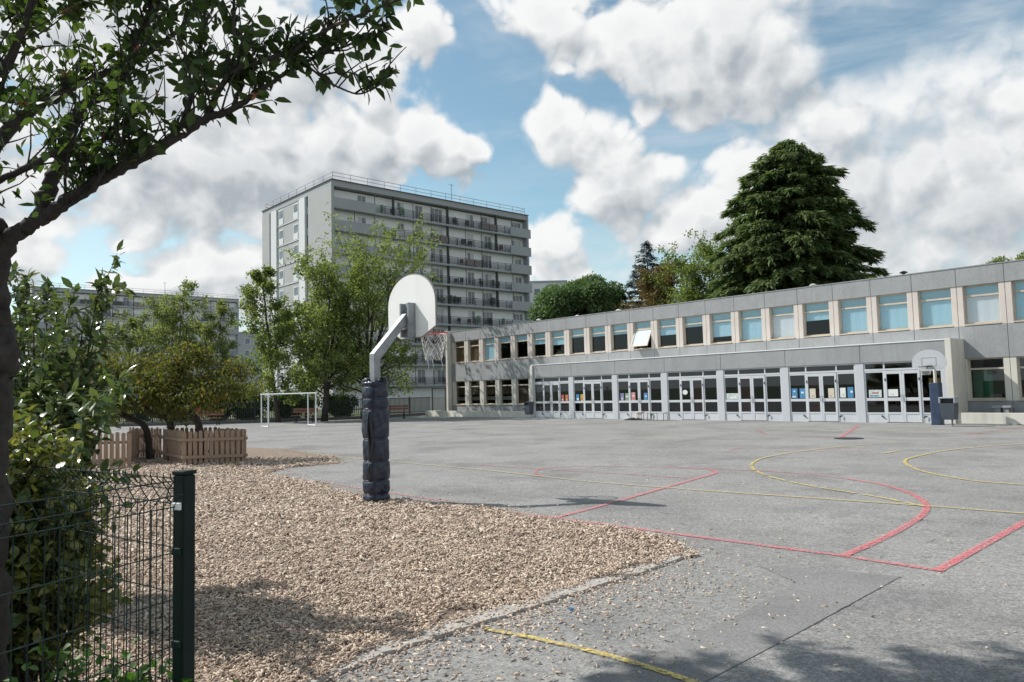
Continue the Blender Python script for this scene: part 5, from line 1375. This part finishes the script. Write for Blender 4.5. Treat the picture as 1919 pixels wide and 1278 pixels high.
def shoot_shrub(name, label, cat, base, shoots, lm, tmpl, leaf, per, seed, bark='bark', side=3, jit=.1, dr=-.1, upf=.8):
    rg = np.random.default_rng(seed); t = thing(name, label, cat, (base[0],base[1],0)); wood = MB(); P, X, U, SZ = [], [], [], []
    for e, r0 in shoots:
        e = np.array(e)-np.array([base[0],base[1],0]); s = np.array([rg.normal(0,.12),rg.normal(0,.12),.02])
        m_ = s*.45+e*.55+np.array([-(e-s)[0]*.22, -(e-s)[1]*.22, e[2]*.12])
        c = [(1-f)**2*s+2*f*(1-f)*m_+f*f*e for f in np.linspace(0,1,9)]
        wood.tube(c, [r0*(1-.85*i/8) for i in range(9)], 5, cap=False)
        cur = [c]
        for k in range(side):
            f = rg.uniform(.35,.95); i = int(f*8); q = c[i]; d = (c[min(i+1,8)]-c[i-1]); d /= np.linalg.norm(d)
            tw = bend_line(rg, q, d+unit(rg,1)[0]*.75, rg.uniform(.2,.55)*max(.5,np.linalg.norm(e)/2.2), 5, .12, .02)
            wood.tube(tw, [.007,.006,.005,.004,.003,.002], 4, cap=False); cur.append(tw)
        for ci, line_ in enumerate(cur):
            A = np.array(line_); d_ = np.diff(A,axis=0); L = np.sum(np.linalg.norm(d_,axis=1)); n = int(per*L*(.8 if ci == 0 else 1.25))
            for k in range(n):
                f = rg.uniform(.3 if ci == 0 else .1,1)**.8; i = min(len(A)-2, int(f*(len(A)-1))); p = A[i]+d_[i]*(f*(len(A)-1)-i)
                tg = d_[i]/np.linalg.norm(d_[i]); xd = unit(rg,1)[0]*.85+tg*.6+np.array([0,0,dr])
                P.append(p+rg.normal(0,jit*.12,3)); X.append(xd); U.append(unit(rg,1)[0]*.5+np.array([0,0,upf])); SZ.append(rg.uniform(.6,1.15)*leaf)
    wood.build('stems', bark, t, smooth=True); SZ = np.array(SZ); leaf_mesh('foliage', t, lm, tmpl, P, X, U, np.stack([SZ, SZ*rg.uniform(.7,1.2,len(SZ)), SZ*rg.uniform(.3,2.6,len(SZ))],1)); return t
rs = np.random.default_rng(111)
# glossy laurel behind, its shoots standing against the sky
sh = []
for px, py, Y in [(205,562,6.2),(195,520,6.0),(150,528,6.1),(120,560,6.4),(95,530,6.8),(60,505,7.4),(35,490,7.6),(70,560,6.6),(212,620,6.0),(180,600,6.3),(130,610,5.8),(90,620,6.0),(45,600,6.4),(25,570,6.8),
                  (150,660,5.7),(100,680,5.6),(60,660,5.9),(205,690,6.0),(160,720,5.8),(120,740,5.5),(70,720,5.6),(35,700,5.8),(215,745,5.9),(30,650,6.2),(-20,600,6.5),(-60,560,6.6),(185,655,6.6),(215,700,6.4),(40,760,5.4),(90,770,5.3),(228,700,5.6),(245,715,5.4),(215,722,5.2),(195,735,5.0),(215,762,5.1)]:
    sh.append((tuple(at(px-8,py+10,Y)), .016))
shoot_shrub('laurel_shrub', 'tall glossy green laurel with upright shoots behind the variegated shrub', 'shrub', (-4.0,6.2), sh, 'laurel_leaf', LEAF_NARROW, .112, 46, 113, side=5)
# variegated shrub inside the fence corner
sh = []
for k in range(120):
    a = rs.uniform(0,2*pi); q = sqrt(rs.random()); z = rs.uniform(.25,1.0)
    r_ = .60*(1-.45*max(0,(z-.55)/.45)**2)*(.8+.2*min(1,z*2))
    sh.append(((-2.62+cos(a)*q*r_*.95, 3.92+sin(a)*q*r_*.8, .10+z*1.44), .010))
shoot_shrub('variegated_shrub', 'yellow edged variegated shrub filling the corner behind the green mesh fence', 'shrub', (-2.55,3.85), sh, 'variegated_leaf', LEAF_ROUND, .058, 84, 117, side=5, jit=.3)
# weeds and grass at the foot of the fence
sh = []
for k in range(34):
    x = rs.uniform(-1.95,-1.22); y = rs.uniform(2.75,3.6); 
    if (x+1.31)*.577+(y-3.0)*.816 > -.05: y -= .25
    sh.append(((x,y,rs.uniform(.22,.62)), .004))
shoot_shrub('weeds', 'fresh green weeds growing at the foot of the corner post', 'plant', (-1.62,2.95), sh, 'grass', LEAF_ROUND, .05, 70, 119, side=2, jit=.3)
def grass():
    rg = np.random.default_rng(121); n = 9000
    x = rg.uniform(-6.5,-1.1,n); y = rg.uniform(1.2,7.5,n)
    k = in_poly(x, y, [(-9,8),(-4.2,4.6),(-2.94,4.14),(-1.36,2.98),(-1.66,2.3),(-2.2,1.2),(-9,1.2)]); x, y = x[k], y[k]; n = len(x)
    d = np.stack([rg.normal(0,.28,n), rg.normal(0,.28,n), np.ones(n)],1)
    up = np.stack([rg.normal(0,1,n), rg.normal(0,1,n), np.zeros(n)],1)
    L = rg.uniform(.08,.30,n); L[rg.random(n) < .04] *= 1.9
    V = np.array([(0,-.5,0),(0,.5,0),(.5,-.38,.02),(.5,.38,.02),(.85,-.16,.09),(.85,.16,.09),(1,0,.14)]); F = [np.array([(0,2,3,1),(2,4,5,3)]), np.array([(4,6,5)])]
    PV, PF = instance((V,F), np.stack([x,y,np.full(n,.02)],1), d, up, np.stack([L, rg.uniform(.006,.013,n), L],1))
    o = np_mesh('grass', PV, PF, 'grass'); o['kind'] = 'stuff'; tag(o, 'green grass blades under the shrubs inside the mesh fence', 'grass')
grass()
# litter scraps and a blue cap on the ground
p = G(1071, 1143); b = MB(); b.tube([(0,0,.002),(0,0,.016)], [.018,.016], 14); o = b.build('bottle_cap', 'poster_blue'); o.location = (p.x,p.y,0); tag(o, 'tiny blue bottle cap among the strewn chips', 'bottle cap')
